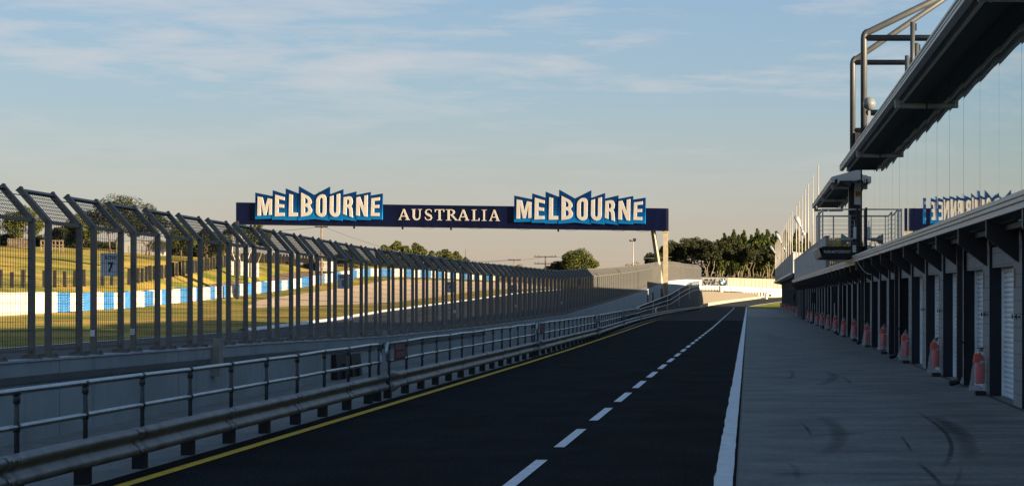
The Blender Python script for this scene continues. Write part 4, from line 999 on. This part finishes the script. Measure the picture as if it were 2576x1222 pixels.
# ------------------------------------------------------------------ fire extinguishers in bags
def make_ext(loc, label):
    t = thing('fire_extinguisher', label, 'fire extinguisher', loc, group='bagged fire extinguishers along the garages')
    s = MB(); s.lathe([(.0, 0), (.085, .0), (.10, .03), (.10, .50), (.085, .56), (.035, .61), (.025, .66)], (0, 0, .17), 18); s.build('tank', M['red_tank'], t, True)
    s = MB(); s.lathe([(.103, 0), (.103, .05)], (0, 0, .60), 18); s.build('band', M['tank_white'], t, True)
    s = MB(); s.box(-.02, .06, -.02, .02, .84, .90).box(-.06, .09, -.012, .012, .90, .925); s.build('valve', M['black'], t)
    # plastic bag: creased tube gathered at the top, flaring to an open foot
    rnd = random.Random(hash(label) % 9999); s = MB(); n = 26
    rings = [(.96, .012), (.93, .030), (.90, .035), (.86, .075), (.80, .115), (.65, .128), (.45, .150), (.25, .172), (.08, .195), (.035, .20)]
    ph = rnd.uniform(0, 6)
    for z, r_ in rings:
        for q in range(n):
            a = 2 * math.pi * q / n; rr_ = r_ * (1 + .08 * math.sin(5 * a + ph) + .05 * math.sin(9 * a + z * 12) + rnd.uniform(-.03, .03))
            s.v.append((rr_ * math.cos(a) * .92 - .05 * (.9 - z), rr_ * math.sin(a), z + rnd.uniform(-.008, .008)))
    for k in range(len(rings) - 1):
        for q in range(n): j = (q + 1) % n; s.f.append((k*n+q, (k+1)*n+q, (k+1)*n+j, k*n+j))
    s.build('bag', M['bag'], t, True)
    # orange printed panel on the bag
    s = MB(); i0 = 0
    for k, z in enumerate((.80, .72, .62)):
        r_ = (.122, .132, .140)[k]
        for q in range(7):
            a = R(185 + q * 14); s.v.append((r_ * math.cos(a) - .05 * (.9 - z) * 1.0, r_ * math.sin(a) * 1.06, z))
    for k in range(2):
        for q in range(6): s.f.append((k*7+q, (k+1)*7+q, (k+1)*7+q+1, k*7+q+1))
    s.build('printed_panel', M['orange'], t, True)
    return t
exy = [(4.84, Y0 + BP * k - .25) for k in range(1, 26, 2)] + [(5.32, 196 + 12.7 * k) for k in range(10)]
EXL = lambda i: ('%s bagged red fire extinguisher from the right edge' % ORD[i] if i < 13 else '%s small bagged extinguisher beyond the gap, along the far garages' % ORD[i - 13])
ext0 = make_ext((exy[0][0], exy[0][1], .10), 'nearest bagged red fire extinguisher, largest and rightmost')
ext1 = make_ext((exy[1][0], exy[1][1], .10), EXL(1)); ext2 = make_ext((exy[2][0], exy[2][1], .10), EXL(2))
for i in range(3, len(exy)):
    dup((ext0, ext1, ext2)[i % 3], (exy[i][0], exy[i][1], .10 + (.04 if i % 2 else -.02)), rz=random.uniform(-.35, .35), label=EXL(i))
for i, (x, y) in enumerate(exy[:13]):
    s = MB(); s.box(x - .10, x + .12, y - .12, y + .12, .03, .12)
    o = s.build('extinguisher_stand', M['column']); tag(o, 'black floor stand under the %s extinguisher from the right' % ORD[i], 'stand', 'black stands under the extinguishers')

# ------------------------------------------------------------------ flag poles and lamps
fpm = MB(); fpm.tube([(0, 0, 0), (0, 0, 6.3)], .055, 8, r2=.04); fpm.lathe([(.04, 6.3), (.045, 6.33), (.02, 6.35)], (0, 0, 0), 8)
fp0 = thing('flag_pole', 'nearest and tallest-looking bare white flag pole on the parapet', 'flag pole', (4.63, 125.7, 4.35), group='bare flag poles along the garage roof')
fpm.build('pole', M['pole'], fp0, True); s = MB(); s.box(.05, .07, -.02, .02, 0, 6.2); s.build('halyard', M['galv'], fp0); s = MB(); s.box(-.07, .0, -.08, .08, -.2, .1); s.build('bracket', M['galv'], fp0)
pys = [125.7, 136.7, 147, 154.4, 164.3, 174, 183.5, 195.6, 205, 215, 225, 235, 246, 254, 264, 273, 282, 291, 300, 309, 316]
for i, y in enumerate(pys[1:], 1): dup(fp0, (4.63 if y < 190 else 4.5, y, 4.35), label='%s bare white flag pole counting from the balcony' % ORD[i])
for i, (x, y, zt) in enumerate(((5.6, 65, 11.42), (6.0, 68, 11.1), (5.5, 66, 10.4))):
    o = thing('roof_pole', ['tallest grey stub pole behind the upper roof edge', 'short grey stub pole just right of the tallest one', 'short grey stub pole just left of the tallest one'][i], 'pole', (x, y, 7.9)); s = MB(); s.tube([(0, 0, 0), (0, 0, zt - 7.9)], .08, 10); s.build('pole', M['tower'], o, True)
    s = MB(); s.box(.09, .14, -.02, .02, zt - 8.2, zt - 7.95); s.build('hook', M['column'], o)
def lamp(hp, ap, ln, label):
    """street luminaire: head at hp, arm foot at ap"""
    t = thing('street_lamp', label, 'lamp', ap, group='lamps on the garage parapet'); a = Vector(ap); h = Vector(hp) - a; d = h.normalized()
    s = MB(); s.tube([(0, 0, 0), tuple(h * .7)], .055, 8); s.build('arm', M['lamp'], t, True)
    s = MB(); s.lathe([(.02, 0), (.09, .05), (.13, .25 * ln), (.24, .55 * ln), (.26, .8 * ln), (.19, .97 * ln), (.03, ln)], (0, 0, 0), 14, .55)
    Mx = Matrix.Translation(h * .55) @ d.to_track_quat('Z', 'Y').to_matrix().to_4x4(); s.v = [tuple(Mx @ Vector(p)) for p in s.v]; s.build('head', M['lamp'], t, True)
    s = MB(); s.lathe([(.02, .55 * ln), (.17, .62 * ln), (.19, .8 * ln), (.02, .92 * ln)], (-.1, -.04, 0), 12, .4); s.v = [tuple(Mx @ Vector(p)) for p in s.v]; s.build('lens', M['lampglass'], t, True)
    s = MB(); s.lathe([(.10, -.12), (.16, -.08), (.16, .08), (.10, .12)], (0, 0, 0), 14); s.v = [(p[0], p[2], p[1]) for p in s.v]; s.build('joint_housing', M['lamp'], t, True)
    return t
lamp((3.95, 150, 7.95), (4.35, 149.5, 6.95), 1.05, 'large tilted lamp head nearest the balcony, between flag poles')
lamp((3.63, 230, 9.25), (4.5, 229, 7.5), 1.5, 'tilted lamp head farther along the flag poles')
lamp((3.62, 280, 8.9), (4.45, 279, 7.6), 1.6, 'small tilted lamp farthest away, leftmost on the parapet')
o = thing('floodlight', 'round glass floodlight beside the bent roof tubes', 'lamp', (5.05, 79.5, 9.35))
s = MB(); s.lathe([(.02, -.05), (.20, -.04), (.27, 0), (.26, .06), (.13, .16), (.05, .2)], (0, 0, 0), 20); s.v = [(p[0], -p[2], p[1] + .75) for p in s.v]; s.build('head', M['lampglass'], o, True)
s = MB(); s.box(-.05, .05, -.03, .03, -.6, .45); s.build('bracket', M['lamp'], o)

# ------------------------------------------------------------------ tyre barriers on the run-off
def tyre_bundle(name, pts, ht, m, label, group, w2=.42, n=7, rows=None, pitch=.66):
    """stacks of tyres strapped together between the two ground points"""
    a, b2 = Vector(pts[0]), Vector(pts[1]); d = b2 - a; L0 = math.hypot(d.x, d.y); k = max(1, round(L0 / pitch)); s = MB(); rows = rows or n
    t = thing(name, label, 'tyre barrier', tuple((a + b2) / 2), group=group); c = (a + b2) / 2
    h1 = ht / rows; rnd = random.Random(int(a.x * 31 + a.y * 7))
    for q in range(k):
        p = a + d * ((q + .5) / k) - c; rr0 = L0 / k * .52; prof = []
        for r in range(rows):
            z = r * h1; prof += [(rr0 * .90, z + .01), (rr0 * 1.0, z + h1 * .22), (rr0 * 1.03, z + h1 * .5), (rr0 * 1.0, z + h1 * .78), (rr0 * .90, z + h1 - .01)]
        s.lathe(prof, (p.x + rnd.uniform(-.03, .03), p.y + rnd.uniform(-.03, .03), p.z + rnd.uniform(-.04, .04)), 9)
    s.build('tyre_stack', m, t, True); return t
def barp(y):
    i = [(p.y, p) for p in BAR]
    for (a, p), (b3, q) in zip(i, i[1:]):
        if a <= y <= b3: return p.lerp(q, (y - a) / (b3 - a))
    return BAR[-1]
pw = P(-80, 800, 121); tw = P(146.6, 787, 0.0) if False else None
# white concrete block wall at the far left, then the striped tyre wall
def pathpt(dist):
    acc = 0
    for p, q in zip(BAR, BAR[1:]):
        d = (q - p).length
        if dist <= acc + d: return p.lerp(q, (dist - acc) / d)
        acc += d
    return BAR[-1]
tot = sum((q - p).length for p, q in zip(BAR, BAR[1:])); start = (BAR[1] - BAR[0]).length + (BAR[2] - BAR[1]).length * .335
lw = thing('barrier_wall', 'plain white concrete barrier wall at the left end of the striped tyres', 'wall')
s = MB(); s.sweep([(-.25, 0), (-.25, 1.62), (.25, 1.62), (.25, 0)], [tuple(BAR[0] + (BAR[0] - BAR[1]) * 2), tuple(BAR[0]), tuple(BAR[1]), tuple(BAR[1].lerp(BAR[2], .335))], closed=True, cap=True); s.build('wall_body', M['white_wall'], lw)
dcur = start; i = 0; random.seed(8); blue = True; nb = nw = 0
while dcur < tot - 3:
    ln = random.choice((4.4, 5.0, 5.6)) * (1.0 + dcur / tot * .25)
    a, b2 = pathpt(dcur), pathpt(dcur + ln - .06); 
    if blue: lab = '%s blue tyre bundle from the white barrier wall' % (ORD[nb] if nb < 30 else 'farther'); nb += 1
    else: lab = '%s white tyre bundle from the white barrier wall' % (ORD[nw] if nw < 30 else 'farther'); nw += 1
    tyre_bundle('tyre_bundle', (a, b2), 1.6 + random.uniform(-.05, .08), M['tyre_blue'] if blue else M['tyre_white'], lab, 'blue and white tyre bundles on the run-off', rows=7, pitch=1.25)
    blue = not blue; dcur += ln; i += 1
for i, (px, py, Y, wd) in enumerate(((596, 690, 285, 3.4), (634, 694, 285, 3.6))):
    a = P(px - 18, py + 3, Y); b2 = P(px + 17, py + 3, Y)
    tyre_bundle('tyre_bundle', (a, b2), 2.1, M['tyre_white'], 'tall white tyre bundle on the bank, %s of two behind the striped wall' % ('left' if i == 0 else 'right'), 'white tyre bundles on the bank', rows=8)

# ------------------------------------------------------------------ far end: white walls, hoarding, tyre stacks
WYF = 455
fw = thing('far_barrier', 'long bright white barrier wall closing the view beyond the curve', 'wall')
s = MB(); a, b2 = P(1700, 722, 440), P(1815, 745, 450)
s.v = []; pts = [(-16, 436, 1.2, 4.0), (-9.6, 440, 1.2, 4.55), (-4, 446, 1.3, 4.35), (4, 458, 1.5, 4.0), (14, 470, 1.8, 3.75), (34, 486, 1.9, 3.6), (70, 500, 2.0, 3.5)]
for x, y, z0, z1 in pts: s.v += [(x, y, z0 - 1), (x, y, z1), (x, y + .6, z1), (x, y + .6, z0 - 1)]
for k in range(len(pts) - 1):
    for q in range(3): s.f.append((4*k+q, 4*k+q+1, 4*k+q+5, 4*k+q+4))
s.build('wall_body', M['white_wall'], fw)
ho = thing('hoarding', 'pale hoarding with large black letters and a round blue and white emblem', 'hoarding', (-9.5, 462, 0))
def hp(x, y, off=0): p = P(x, y, 462 - off); return p - Vector(ho.location)
def slab_px(s, pts, d0, d1, f=hp):
    i = len(s.v); n = len(pts); s.v += [tuple(f(x, y, d1)) for x, y in pts] + [tuple(f(x, y, d0)) for x, y in pts]
    s.f.append(tuple(i + k for k in range(n))); s.f.append(tuple(i + n + k for k in reversed(range(n))))
    for k in range(n): j = (k + 1) % n; s.f.append((i + k, i + n + k, i + n + j, i + j))
s = MB(); slab_px(s, [(1735, 696.5), (1831.5, 698), (1831.5, 735), (1735, 735)], 0, .3); s.build('panel', M['shed'], ho)
s = text_mb('BMW', 4.9, 1.35, 0, .05); c = hp(1776, 708.5, .35); place(s, Matrix.Translation(c) @ FACE_CAM); s.build('lettering', M['sign_black'], ho)
c = hp(1819, 709.5, .35); em = MB(); em.lathe([(.0, 0), (.92, 0), (.92, .05), (0.0, .05)], (0, 0, 0), 32); em.v = [(p[0], -p[2], p[1]) for p in em.v]; place(em, Matrix.Translation(c)); eo = em.build('emblem', M['sign_black'], ho)
for q in range(4):
    s = MB(); pts_ = [(0, 0)] + [(.56 * math.cos(R(90 * q + a)), .56 * math.sin(R(90 * q + a))) for a in range(0, 91, 15)]
    s.poly(pts_, [], lambda x, y, t: c + Vector((x, -.06 - t, y)), 0, .03); s.build('emblem_quarter', M['lettering'] if q % 2 == 0 else M['tyre_blue'], eo)
for ch, an in (('B', 135), ('M', 90), ('W', 45)):
    s = text_mb(ch, .25, .24, 0, .02); place(s, Matrix.Translation(c + Vector((.74 * math.cos(R(an)), -.08, .74 * math.sin(R(an))))) @ Matrix.Rotation(R(an - 90) * -1, 4, 'Y') @ FACE_CAM); s.build('emblem_letter', M['lettering'], eo)
cw = thing('hoarding_wall', 'long cream hoarding wall in front of the dark wood', 'wall', (0, 466, 0))
s = MB(); s.v = []; pts = [(-4.90, 462, 6.5), (6, 466, 6.2), (20, 470, 6.0), (60, 480, 5.6)]
for x, y, z in pts: s.v += [(x, y - 466, .5), (x, y - 466, z), (x, y - 465.6, z), (x, y - 465.6, .5)]
for k in range(len(pts) - 1):
    for q in range(3): s.f.append((4*k+q, 4*k+q+1, 4*k+q+5, 4*k+q+4))
s.f.append((0, 1, 2, 3)); s.build('panel', M['cream'], cw)
s = MB(); 
for k in range(0, 30): x = -4.5 + k * .9; y = lerp([(a, b3) for a, b3, z in pts], x) - 466; s.box(x - .03, x + .03, y - .05, y - .003, .5, lerp([(a, z) for a, b3, z in pts], x) - .15)
s.build('panel_ribs', M['cream'], cw)
# white tyre stacks in front
def tstack(px, py, Y, wpx, rows, lab, m='tyre_white'):
    a = P(px - wpx / 2, py, Y); b2 = P(px + wpx / 2, py, Y); hpx = rows
    return tyre_bundle('tyre_bundle', (a, b2), rows * Y / F, M[m], lab, 'white tyre stacks at the pit exit', rows=5)
tstack(1813.5, 741, 436, 10, 22, 'white tyre stack at the left end of the far white barrier')
tstack(1927.5, 757, 424, 8, 19, 'white tyre stack at the end of the curved crash barrier')
for k in range(9):
    x0 = 1836 + k * 16.5; o = tyre_bundle('tyre_row', (P(x0, 729 + k * .9, 440 + k * 2), P(x0 + 15.5, 729.8 + k * .9, 442 + k * 2)), .55, M['tyre_white'], '%s run of white tyres along the top of the far barrier' % ORD[k], 'white tyre rows at the far barrier', rows=2)
o = thing('tyre_row', 'short row of grey-topped tyres just above the tan wall', 'tyre barrier', tuple(P(1900, 742, 436))); s = MB()
for k in range(9): s.lathe([(.30, 0), (.36, .1), (.36, .2), (.30, .3), (.30, .32), (.36, .42), (.36, .9), (.30, 1.0)], (-2.6 + k * .66, 0, -.3), 10)
s.build('tyre_stack', M['tyre_white'], o, True)

# ------------------------------------------------------------------ post and mesh fence on the bank, rails, sheds, poles
pf = thing('post_fence', 'low paddock fence of dark timber posts on the grass bank', 'fence'); posts = []
for p, q in zip(PF, PF[1:]):
    n = max(1, round((q - p).length / 2.6))
    for k in range(n): posts.append(p.lerp(q, k / n))
posts = [PF[0] + (PF[0] - PF[1]).normalized() * 2.6 * k for k in (3, 2, 1)] + posts; random.seed(5)
for p in posts[:98]:
    s = MB(); h_ = 1.6 + random.uniform(-.12, .12); a = random.uniform(-.03, .03); s.box(-.16, .16, -.13, .13, -.2, h_ + .2, Matrix.Rotation(a, 4, 'Y')); o = s.build('post', M['post_dark'], pf); o.location = (p.x, p.y, ground_z(p.x, p.y))
s = MB()
for k in range(len(posts) - 1):
    a, b2 = posts[k], posts[k + 1]; za_, zb2 = ground_z(a.x, a.y), ground_z(b2.x, b2.y)
    for h_ in (.2, .45, .7, .95, 1.2, 1.42): s.tube([(a.x, a.y, za_ + h_), (b2.x, b2.y, zb2 + h_)], .012, 3, cap=False)
s.build('wires', M['wire'], pf)
hf = thing('hill_fence', 'dark paling fence on top of the bank under the gantry sign', 'fence'); s = MB(); random.seed(9); k = 0
x = 640
while x < 900:
    Y = 340 + (x - 640) * .25; w_ = random.uniform(2.2, 6.5); yb = 664 + (x - 640) * .02; yt = 637 + (x - 640) * .12 + random.uniform(-2, 2)
    a, b2 = P(x, yb, Y), P(x + w_, yt, Y); s = MB(); s.box(a.x, b2.x, Y - .05, Y + .05, a.z - .5, b2.z); s.build('paling', M['post_dark'], hf); x += w_ + random.uniform(.6, 1.6)
def railfence(x0, x1, yb, Y, label, closed=False):
    o = thing('rail_fence', label, 'fence'); n = 6
    for k in range(n + 1):
        x = x0 + (x1 - x0) * k / n; p = P(x, yb, Y); s = MB(); s.box(p.x - .09, p.x + .09, Y - .09, Y + .09, p.z - .6, p.z + 1.5); s.build('post', M['timber'], o)
    s = MB()
    for h_ in ((.3, .65, 1.0, 1.35) if closed else (.7, 1.4)): a, b2 = P(x0, yb, Y), P(x1, yb, Y); s.box(a.x, b2.x, Y - .16, Y - .10, a.z + h_ - .08, a.z + h_ + .08)
    s.build('rails', M['timber'], o)
railfence(49, 82, 622, 300, 'closed timber rail gate in front of the far left tree', True); railfence(103, 158, 628, 296, 'open timber rail fence between the two left trees'); railfence(20, 47, 623, 305, 'short timber rail fence at the far left end')
def shed(px0, px1, pt, pb, Y, label, m='shed', roofm='roof', dep=5):
    a, b2 = P(px0, pb, Y), P(px1, pt, Y); cx = (a.x + b2.x) / 2; wv = (b2.x - a.x) / 2; hv = b2.z - a.z; o = thing('shed', label, 'shed', (cx, Y, a.z))
    s = MB(); s.v = [(-wv, 0, -1), (wv, 0, -1), (wv, 0, hv * .85), (0, 0, hv), (-wv, 0, hv * .85), (-wv, dep, -1), (wv, dep, -1), (wv, dep, hv * .85), (0, dep, hv), (-wv, dep, hv * .85)]
    s.f = [(0,1,2,3,4), (9,8,7,6,5), (0,5,6,1), (1,6,7,2), (4,9,5,0)]; s.build('wall', M[m], o)
    s = MB(); s.face([(-wv - .2, -.2, hv * .85), (0, -.2, hv + .03), (0, dep + .2, hv + .03), (-wv - .2, dep + .2, hv * .85)]); s.face([(0, -.2, hv + .03), (wv + .2, -.2, hv * .85), (wv + .2, dep + .2, hv * .85), (0, dep + .2, hv + .03)]); s.build('roof', M[roofm], o)
    for k in range(1, 3 if wv > 2 else 2): x = -wv + 2 * wv * k / 3; s = MB(); s.box(x - .5, x + .5, -.05, -.003, -.2, hv * .6); s.build('door', M['body'], o)
    return o
shed(296, 400, 604, 640, 330, 'white shed behind the trunks of the big left tree'); shed(590, 612, 594, 640, 380, 'narrow pale shed seen through the fence under the sign', dep=3)
shed(738, 790, 650, 676, 352, 'dark shed behind the grass bank below the gantry', 'post_dark'); shed(797, 832, 655, 668, 350, 'small white cabin above the striped tyre wall', 'white_wall', dep=3)
shed(1118, 1166, 686, 704, 480, 'long pale shed seen low through the fence', 'shed'); shed(1175, 1300, 690, 712, 560, 'low brown building far behind the gravel trap', 'timber', dep=8)
def utility_pole(px, py, pb, Y, arm, label, arms=1):
    a, b2 = P(px, pb, Y), P(px, py, Y); o = thing('utility_pole', label, 'utility pole', a); hv = b2.z - a.z
    s = MB(); s.tube([(0, 0, -3), (0, 0, hv)], .2, 8, r2=.15); s.build('pole', M['bark'], o, True)
    for k in range(arms):
        s = MB(); s.box(-arm / 2, arm / 2, -.28, -.14, hv - .35 - k * 1.7, hv - .15 - k * 1.7)
        for x in (-.46, -.3, .3, .46): s.tube([(x * arm, -.21, hv - .15 - k * 1.7), (x * arm, -.21, hv + .15 - k * 1.7)], .06, 6)
        s.build('cross_arm', M['post_dark'], o)
    return o
utility_pole(809, 567, 672, 310, 2.1, 'tall timber pole with a single cross arm under the gantry'); utility_pole(1372, 643, 690, 470, 5.5, 'timber power pole with two cross arms left of the lone tree', 2); utility_pole(1294, 652, 690, 520, 3.5, 'small far power pole with one wide cross arm')
o = thing('power_line', 'thin power lines strung across the sky under the gantry', 'power line'); s = MB()
def wire(x0, y0, Ya, x1, y1, Yb, sag): s.tube([tuple(P(x0, y0, Ya).lerp(P(x1, y1, Yb), t) - Vector((0, 0, sag * 4 * t * (1 - t)))) for t in [k / 8 for k in range(9)]], .035, 3, cap=False)
wire(1100, 657, 540, 1294, 652, 520, .4); wire(1294, 652, 520, 1372, 644, 470, .4); wire(1372, 644, 470, 1690, 646, 500, .6); wire(1294, 653, 520, 1100, 660, 540, .4); wire(809, 569, 310, 1200, 655, 560, 2); wire(809, 569, 310, 500, 560, 300, 1)
s.build('wires', M['wire'], o)
o = thing('light_mast', 'slim floodlight mast between the lone tree and the gantry leg', 'light mast', P(1593, 700, 480)); hv = 96 * .1
s = MB(); s.tube([(0, 0, -2), (0, 0, hv - .2)], .14, 8, r2=.1); s.build('pole', M['pole'], o, True)
s = MB(); s.box(-.9, .5, -.08, .08, hv - .35, hv - .2).box(-.05, .7, -.3, .3, hv - .2, hv + .45).box(-1.0, -.5, -.2, .2, hv - .2, hv + .1); s.build('floodlights', M['column'], o)
o = thing('spire_roof', 'dark conical tent roof with a spike at the end of the mid trees', 'roof', P(1171, 690, 500)); s = MB(); s.lathe([(1.2, 0), (1.2, 3.5), (1.4, 3.6), (.7, 4.05), (.15, 4.6), (.05, 4.7), (.04, 6.6)], (0, 0, 0), 10); s.build('canvas', M['post_dark'], o)

# ------------------------------------------------------------------ trees
def leaves(s, c, r, n, size, rnd, flat=1.0, spike=0.0):
    for _ in range(n):
        while True:
            v = Vector((rnd.uniform(-1, 1), rnd.uniform(-1, 1), rnd.uniform(-1, 1)))
            if .25 < v.length < 1: break
        if v.length < .6 and rnd.random() < .5: v = v.normalized() * rnd.uniform(.6, 1)
        p = Vector(c) + Vector((v.x * r, v.y * r, v.z * r * flat)); sz = size * rnd.uniform(.6, 1.3)
        u = Vector((rnd.gauss(0, 1), rnd.gauss(0, 1), rnd.gauss(0, 1) * .7 + spike * 2)).normalized(); w3 = u.cross(Vector((rnd.gauss(0, 1), rnd.gauss(0, 1), rnd.gauss(0, 1)))).normalized()
        u *= sz * (1 + spike); w3 *= sz * .55; s.face([p - u * .5, p + w3 * .5, p + u * .5, p - w3 * .5])
def tree(name, label, px, pb, ptop, Y, wpx, kind, seed, group=None, lf='leaf', bark='bark_dark', dens=1.0, stems=1, crown=.62, gap=.0):
    rnd = random.Random(seed); base = P(px, pb, Y); u = Y / F; ht = (pb - ptop) * u; wd = wpx * u
    t = thing(name, label, 'tree', base, group=group)
    s = MB(); zc = ht * (1 - crown)
    tips = []
    for q in range(stems):
        sx = (q - (stems - 1) / 2) * wd * .16; pts = [(sx * .5, rnd.uniform(-.3, .3), -1.5), (sx * .6 + rnd.uniform(-.2, .2), 0, zc * .35), (sx + rnd.uniform(-.5, .5), 0, zc * .75), (sx * 1.4 + rnd.uniform(-.6, .6), rnd.uniform(-.5, .5), zc * 1.15), (sx * 1.6 + rnd.uniform(-.8, .8), 0, ht * .8)]
        s.tube(pts, max(.1, ht * .026 / stems ** .4), 7, r2=.04); tips.append(pts[3])
    lo = s
    cs = []
    nclump = {'round': 22, 'cyp': 11, 'open': 10, 'tea': 20}[kind]
    if kind == 'cyp':
        for k in range(17):
            f = k / 16; z = zc * .9 + (ht - zc * .9) * f; r = wd * .55 * (1 - f) ** .85 + .06
            for a in range(4 if f < .6 else 2):
                an = rnd.uniform(0, 6.28); rr2 = rnd.uniform(.3, .95); q = r * rnd.uniform(.26, .5) + .10
                cs.append(((math.cos(an) * r * rr2, math.sin(an) * r * rr2, z + r * .35 * rr2), q, 1.35))
    else:
        for k in range(nclump):
            an = rnd.uniform(0, 6.28); f = rnd.uniform(0, 1); rad = math.sqrt(rnd.random()) * wd * .40
            z = zc + (ht - zc) * (.15 + .70 * f * (1 - .35 * (rad / (wd * .5)) ** 2)); r = wd * rnd.uniform(.12, .20) + .1
            if kind == 'open': r *= .8
            cs.append(((rad * math.cos(an), rad * math.sin(an) * .8, z), r, .72))
        cs.append(((0, 0, ht - wd * .14), wd * .17, .8)); cs.append(((wd * .38, 0, zc + (ht - zc) * .4), wd * .13, .8)); cs.append(((-wd * .38, 0, zc + (ht - zc) * .42), wd * .13, .8))
    for c, r, fl in cs:
        if rnd.random() < (.3 if kind == 'round' else .5) and kind != 'cyp':
            b0 = rnd.choice(tips); m = Vector(b0).lerp(Vector(c), .5) + Vector((0, 0, -.2)); s.tube([b0, tuple(m), c], max(.05, ht * .010), 5, r2=.03)
    s.build('trunk', M[bark], t, True)
    s = MB(); px_sz = u * 2.5
    for c, r, fl in cs:
        n = int(330 * dens) if kind != 'cyp' else int(150 * dens); leaves(s, c, r * 1.12, n, max(.2, px_sz * (1.7 if kind == 'cyp' else 1.7)), rnd, fl, .8 if kind == 'cyp' else 0)
    s.build('crown', M[lf], t); return t
# the lone gum and low bushes
tree('gum_tree', 'lone round gum tree standing under the right of the gantry', 1458, 700, 627, 470, 92, 'round', 3, crown=.86, dens=1.3)
tree('bush', 'low dark bush at the left foot of the lone gum tree', 1408, 698, 660, 475, 70, 'round', 8, crown=.95, lf='leaf_dark')
tree('bare_bush', 'bare brown bush around the foot of the floodlight mast', 1600, 705, 658, 485, 60, 'open', 9, crown=.8, lf='leaf_brown', dens=.25)
tree('bare_bush', 'faint reddish bare tree top left of the power pole', 1308, 705, 664, 560, 48, 'open', 10, crown=.8, lf='leaf_brown', dens=.3)
# mid trees behind the tyre wall
mid = [(905, 590, 70, 'small dark gum tree leftmost of the middle grove'), (966, 616, 44, 'second tree of the middle grove, partly behind the fence tops'), (1000, 606, 56, 'largest gum in the middle grove'), (1045, 611, 58, 'gum tree on the right shoulder of the middle grove'), (1086, 631, 36, 'left tree of the low pair near the spire'), (1120, 626, 56, 'right tree of the low pair near the spire'), (1148, 632, 40, 'smallest gum beside the spire roof')]
for i, (x, yt, wv, lab) in enumerate(mid): tree('gum_tree', lab, x, 704, (yt if i else 640), 450 + 8 * i, wv, 'round', 30 + i, 'gum trees behind the striped tyre wall', crown=.72, stems=2)
# far-left trees
left = [(60, 622, 487 + 30, 95, 'dark gum tree at the far left behind the first fence panels', 'round'), (18, 622, 590, 60, 'low dark shrub at the far left edge', 'round'), (152, 626, 572, 70, 'low dark tree between the rail fences', 'round'), (205, 628, 530, 100, 'dark spreading tree left of the biggest tree', 'round'), (285, 632, 488, 150, 'biggest spreading cypress on the hill with forked trunk', 'round'), (372, 634, 512, 110, 'broad tree right of the biggest one, over the white shed', 'round'), (455, 640, 552, 80, 'dark rounded tree above the far parked area', 'round'), (520, 645, 572, 60, 'smaller dark tree left of the pale trunks', 'round'), (560, 650, 595, 50, 'low tree just left of the pale trunks', 'round')]
for i, (x, pb, pt, wv, lab, kd) in enumerate(left): tree('hill_tree', lab, x, pb, pt, 318 + 6 * (i % 4), wv, kd, 50 + i, 'trees on the left hill', lf='leaf_dark' if i % 3 else 'leaf', crown=.70 if i in (4, 5) else .82, stems=2 if i in (4, 5) else 1, dens=1.3, bark='bark_dark')
tree('pale_tree', 'tree with several pale bleached trunks under the left end of the gantry', 604, 692, 560, 300, 92, 'open', 77, crown=.42, stems=5, bark='pole', lf='leaf', dens=.8)
tree('gum_tree', 'leaning gum right of the pale trunks, below the beam', 650, 680, 560, 305, 60, 'round', 78, crown=.55, bark='bark', dens=1.0)
tree('hill_tree', 'thin tree beside the single-arm pole', 865, 676, 628, 400, 60, 'round', 79, crown=.8, lf='leaf_dark')
for k in range(9): tree('hill_bush', '%s low dark bush of the row along the hill top, from the left' % ORD[k], 30 + k * 62, 632 + k * 2, 590 + (k * 37) % 17 + k * 2, 345, 84, 'round', 300 + k, 'dark bushes along the hill top', crown=.95, lf='leaf_dark', dens=.7)
# the dark wood on the right: rounded tea trees in front, ragged cypresses behind
random.seed(12); ti = 0
front = [(1655, 634, 62), (1688, 604, 78), (1722, 598, 74), (1752, 596, 70), (1782, 606, 66), (1812, 604, 66), (1838, 598, 64), (1862, 612, 60), (1888, 620, 60), (1912, 622, 56), (1936, 616, 54), (1960, 622, 56), (1985, 624, 60)]
def ordl(i, n, kind): return '%s %s from the left in the dark wood' % (ORD[i], kind)
for i, (x, yt, wv) in enumerate(front):
    tree('tea_tree', ordl(i, len(front), 'rounded tea tree with bare pale trunks'), x, 706, yt, 500 + (i % 4) * 5, wv, 'tea', 100 + i, 'tea trees at the front of the wood', lf='leaf_dark', bark='bark', crown=.56, stems=3, dens=1.1)
cyp = [(1805, 606, 40), (1822, 590, 40), (1834, 598, 44), (1846, 581, 40), (1872, 583, 46), (1905, 579, 50), (1930, 581, 46), (1953, 585, 44), (1976, 582, 44), (2004, 580, 44), (2030, 590, 44), (1890, 594, 52), (1858, 594, 50), (1944, 592, 50), (1918, 590, 48)]
for i, (x, yt, wv) in enumerate(cyp): tree('cypress_tree', ordl(i, 0, 'ragged-topped cypress'), x, 700, yt, 530 + (i % 3) * 6, wv, 'cyp', 140 + i, 'cypresses behind the tea trees', lf='leaf_cyp', crown=.75, dens=1.0)
# dark mass of far trunks and undergrowth deep inside the wood
s = MB(); rnd = random.Random(2)
for k in range(220): c = P(rnd.uniform(1640, 2060), rnd.uniform(650, 704), rnd.uniform(545, 560)); leaves(s, c, 2.0, 34, .9, rnd, .8)
tag(s.build('deep_wood', M['leaf_dark']), kind='stuff')
s = MB(); 
for k in range(120): c = P(rnd.uniform(1764, 1990), rnd.uniform(697, 705), rnd.uniform(484, 492)); leaves(s, c, .9, 26, .35, rnd, .6)
tag(s.build('undergrowth', M['leaf']), kind='stuff')
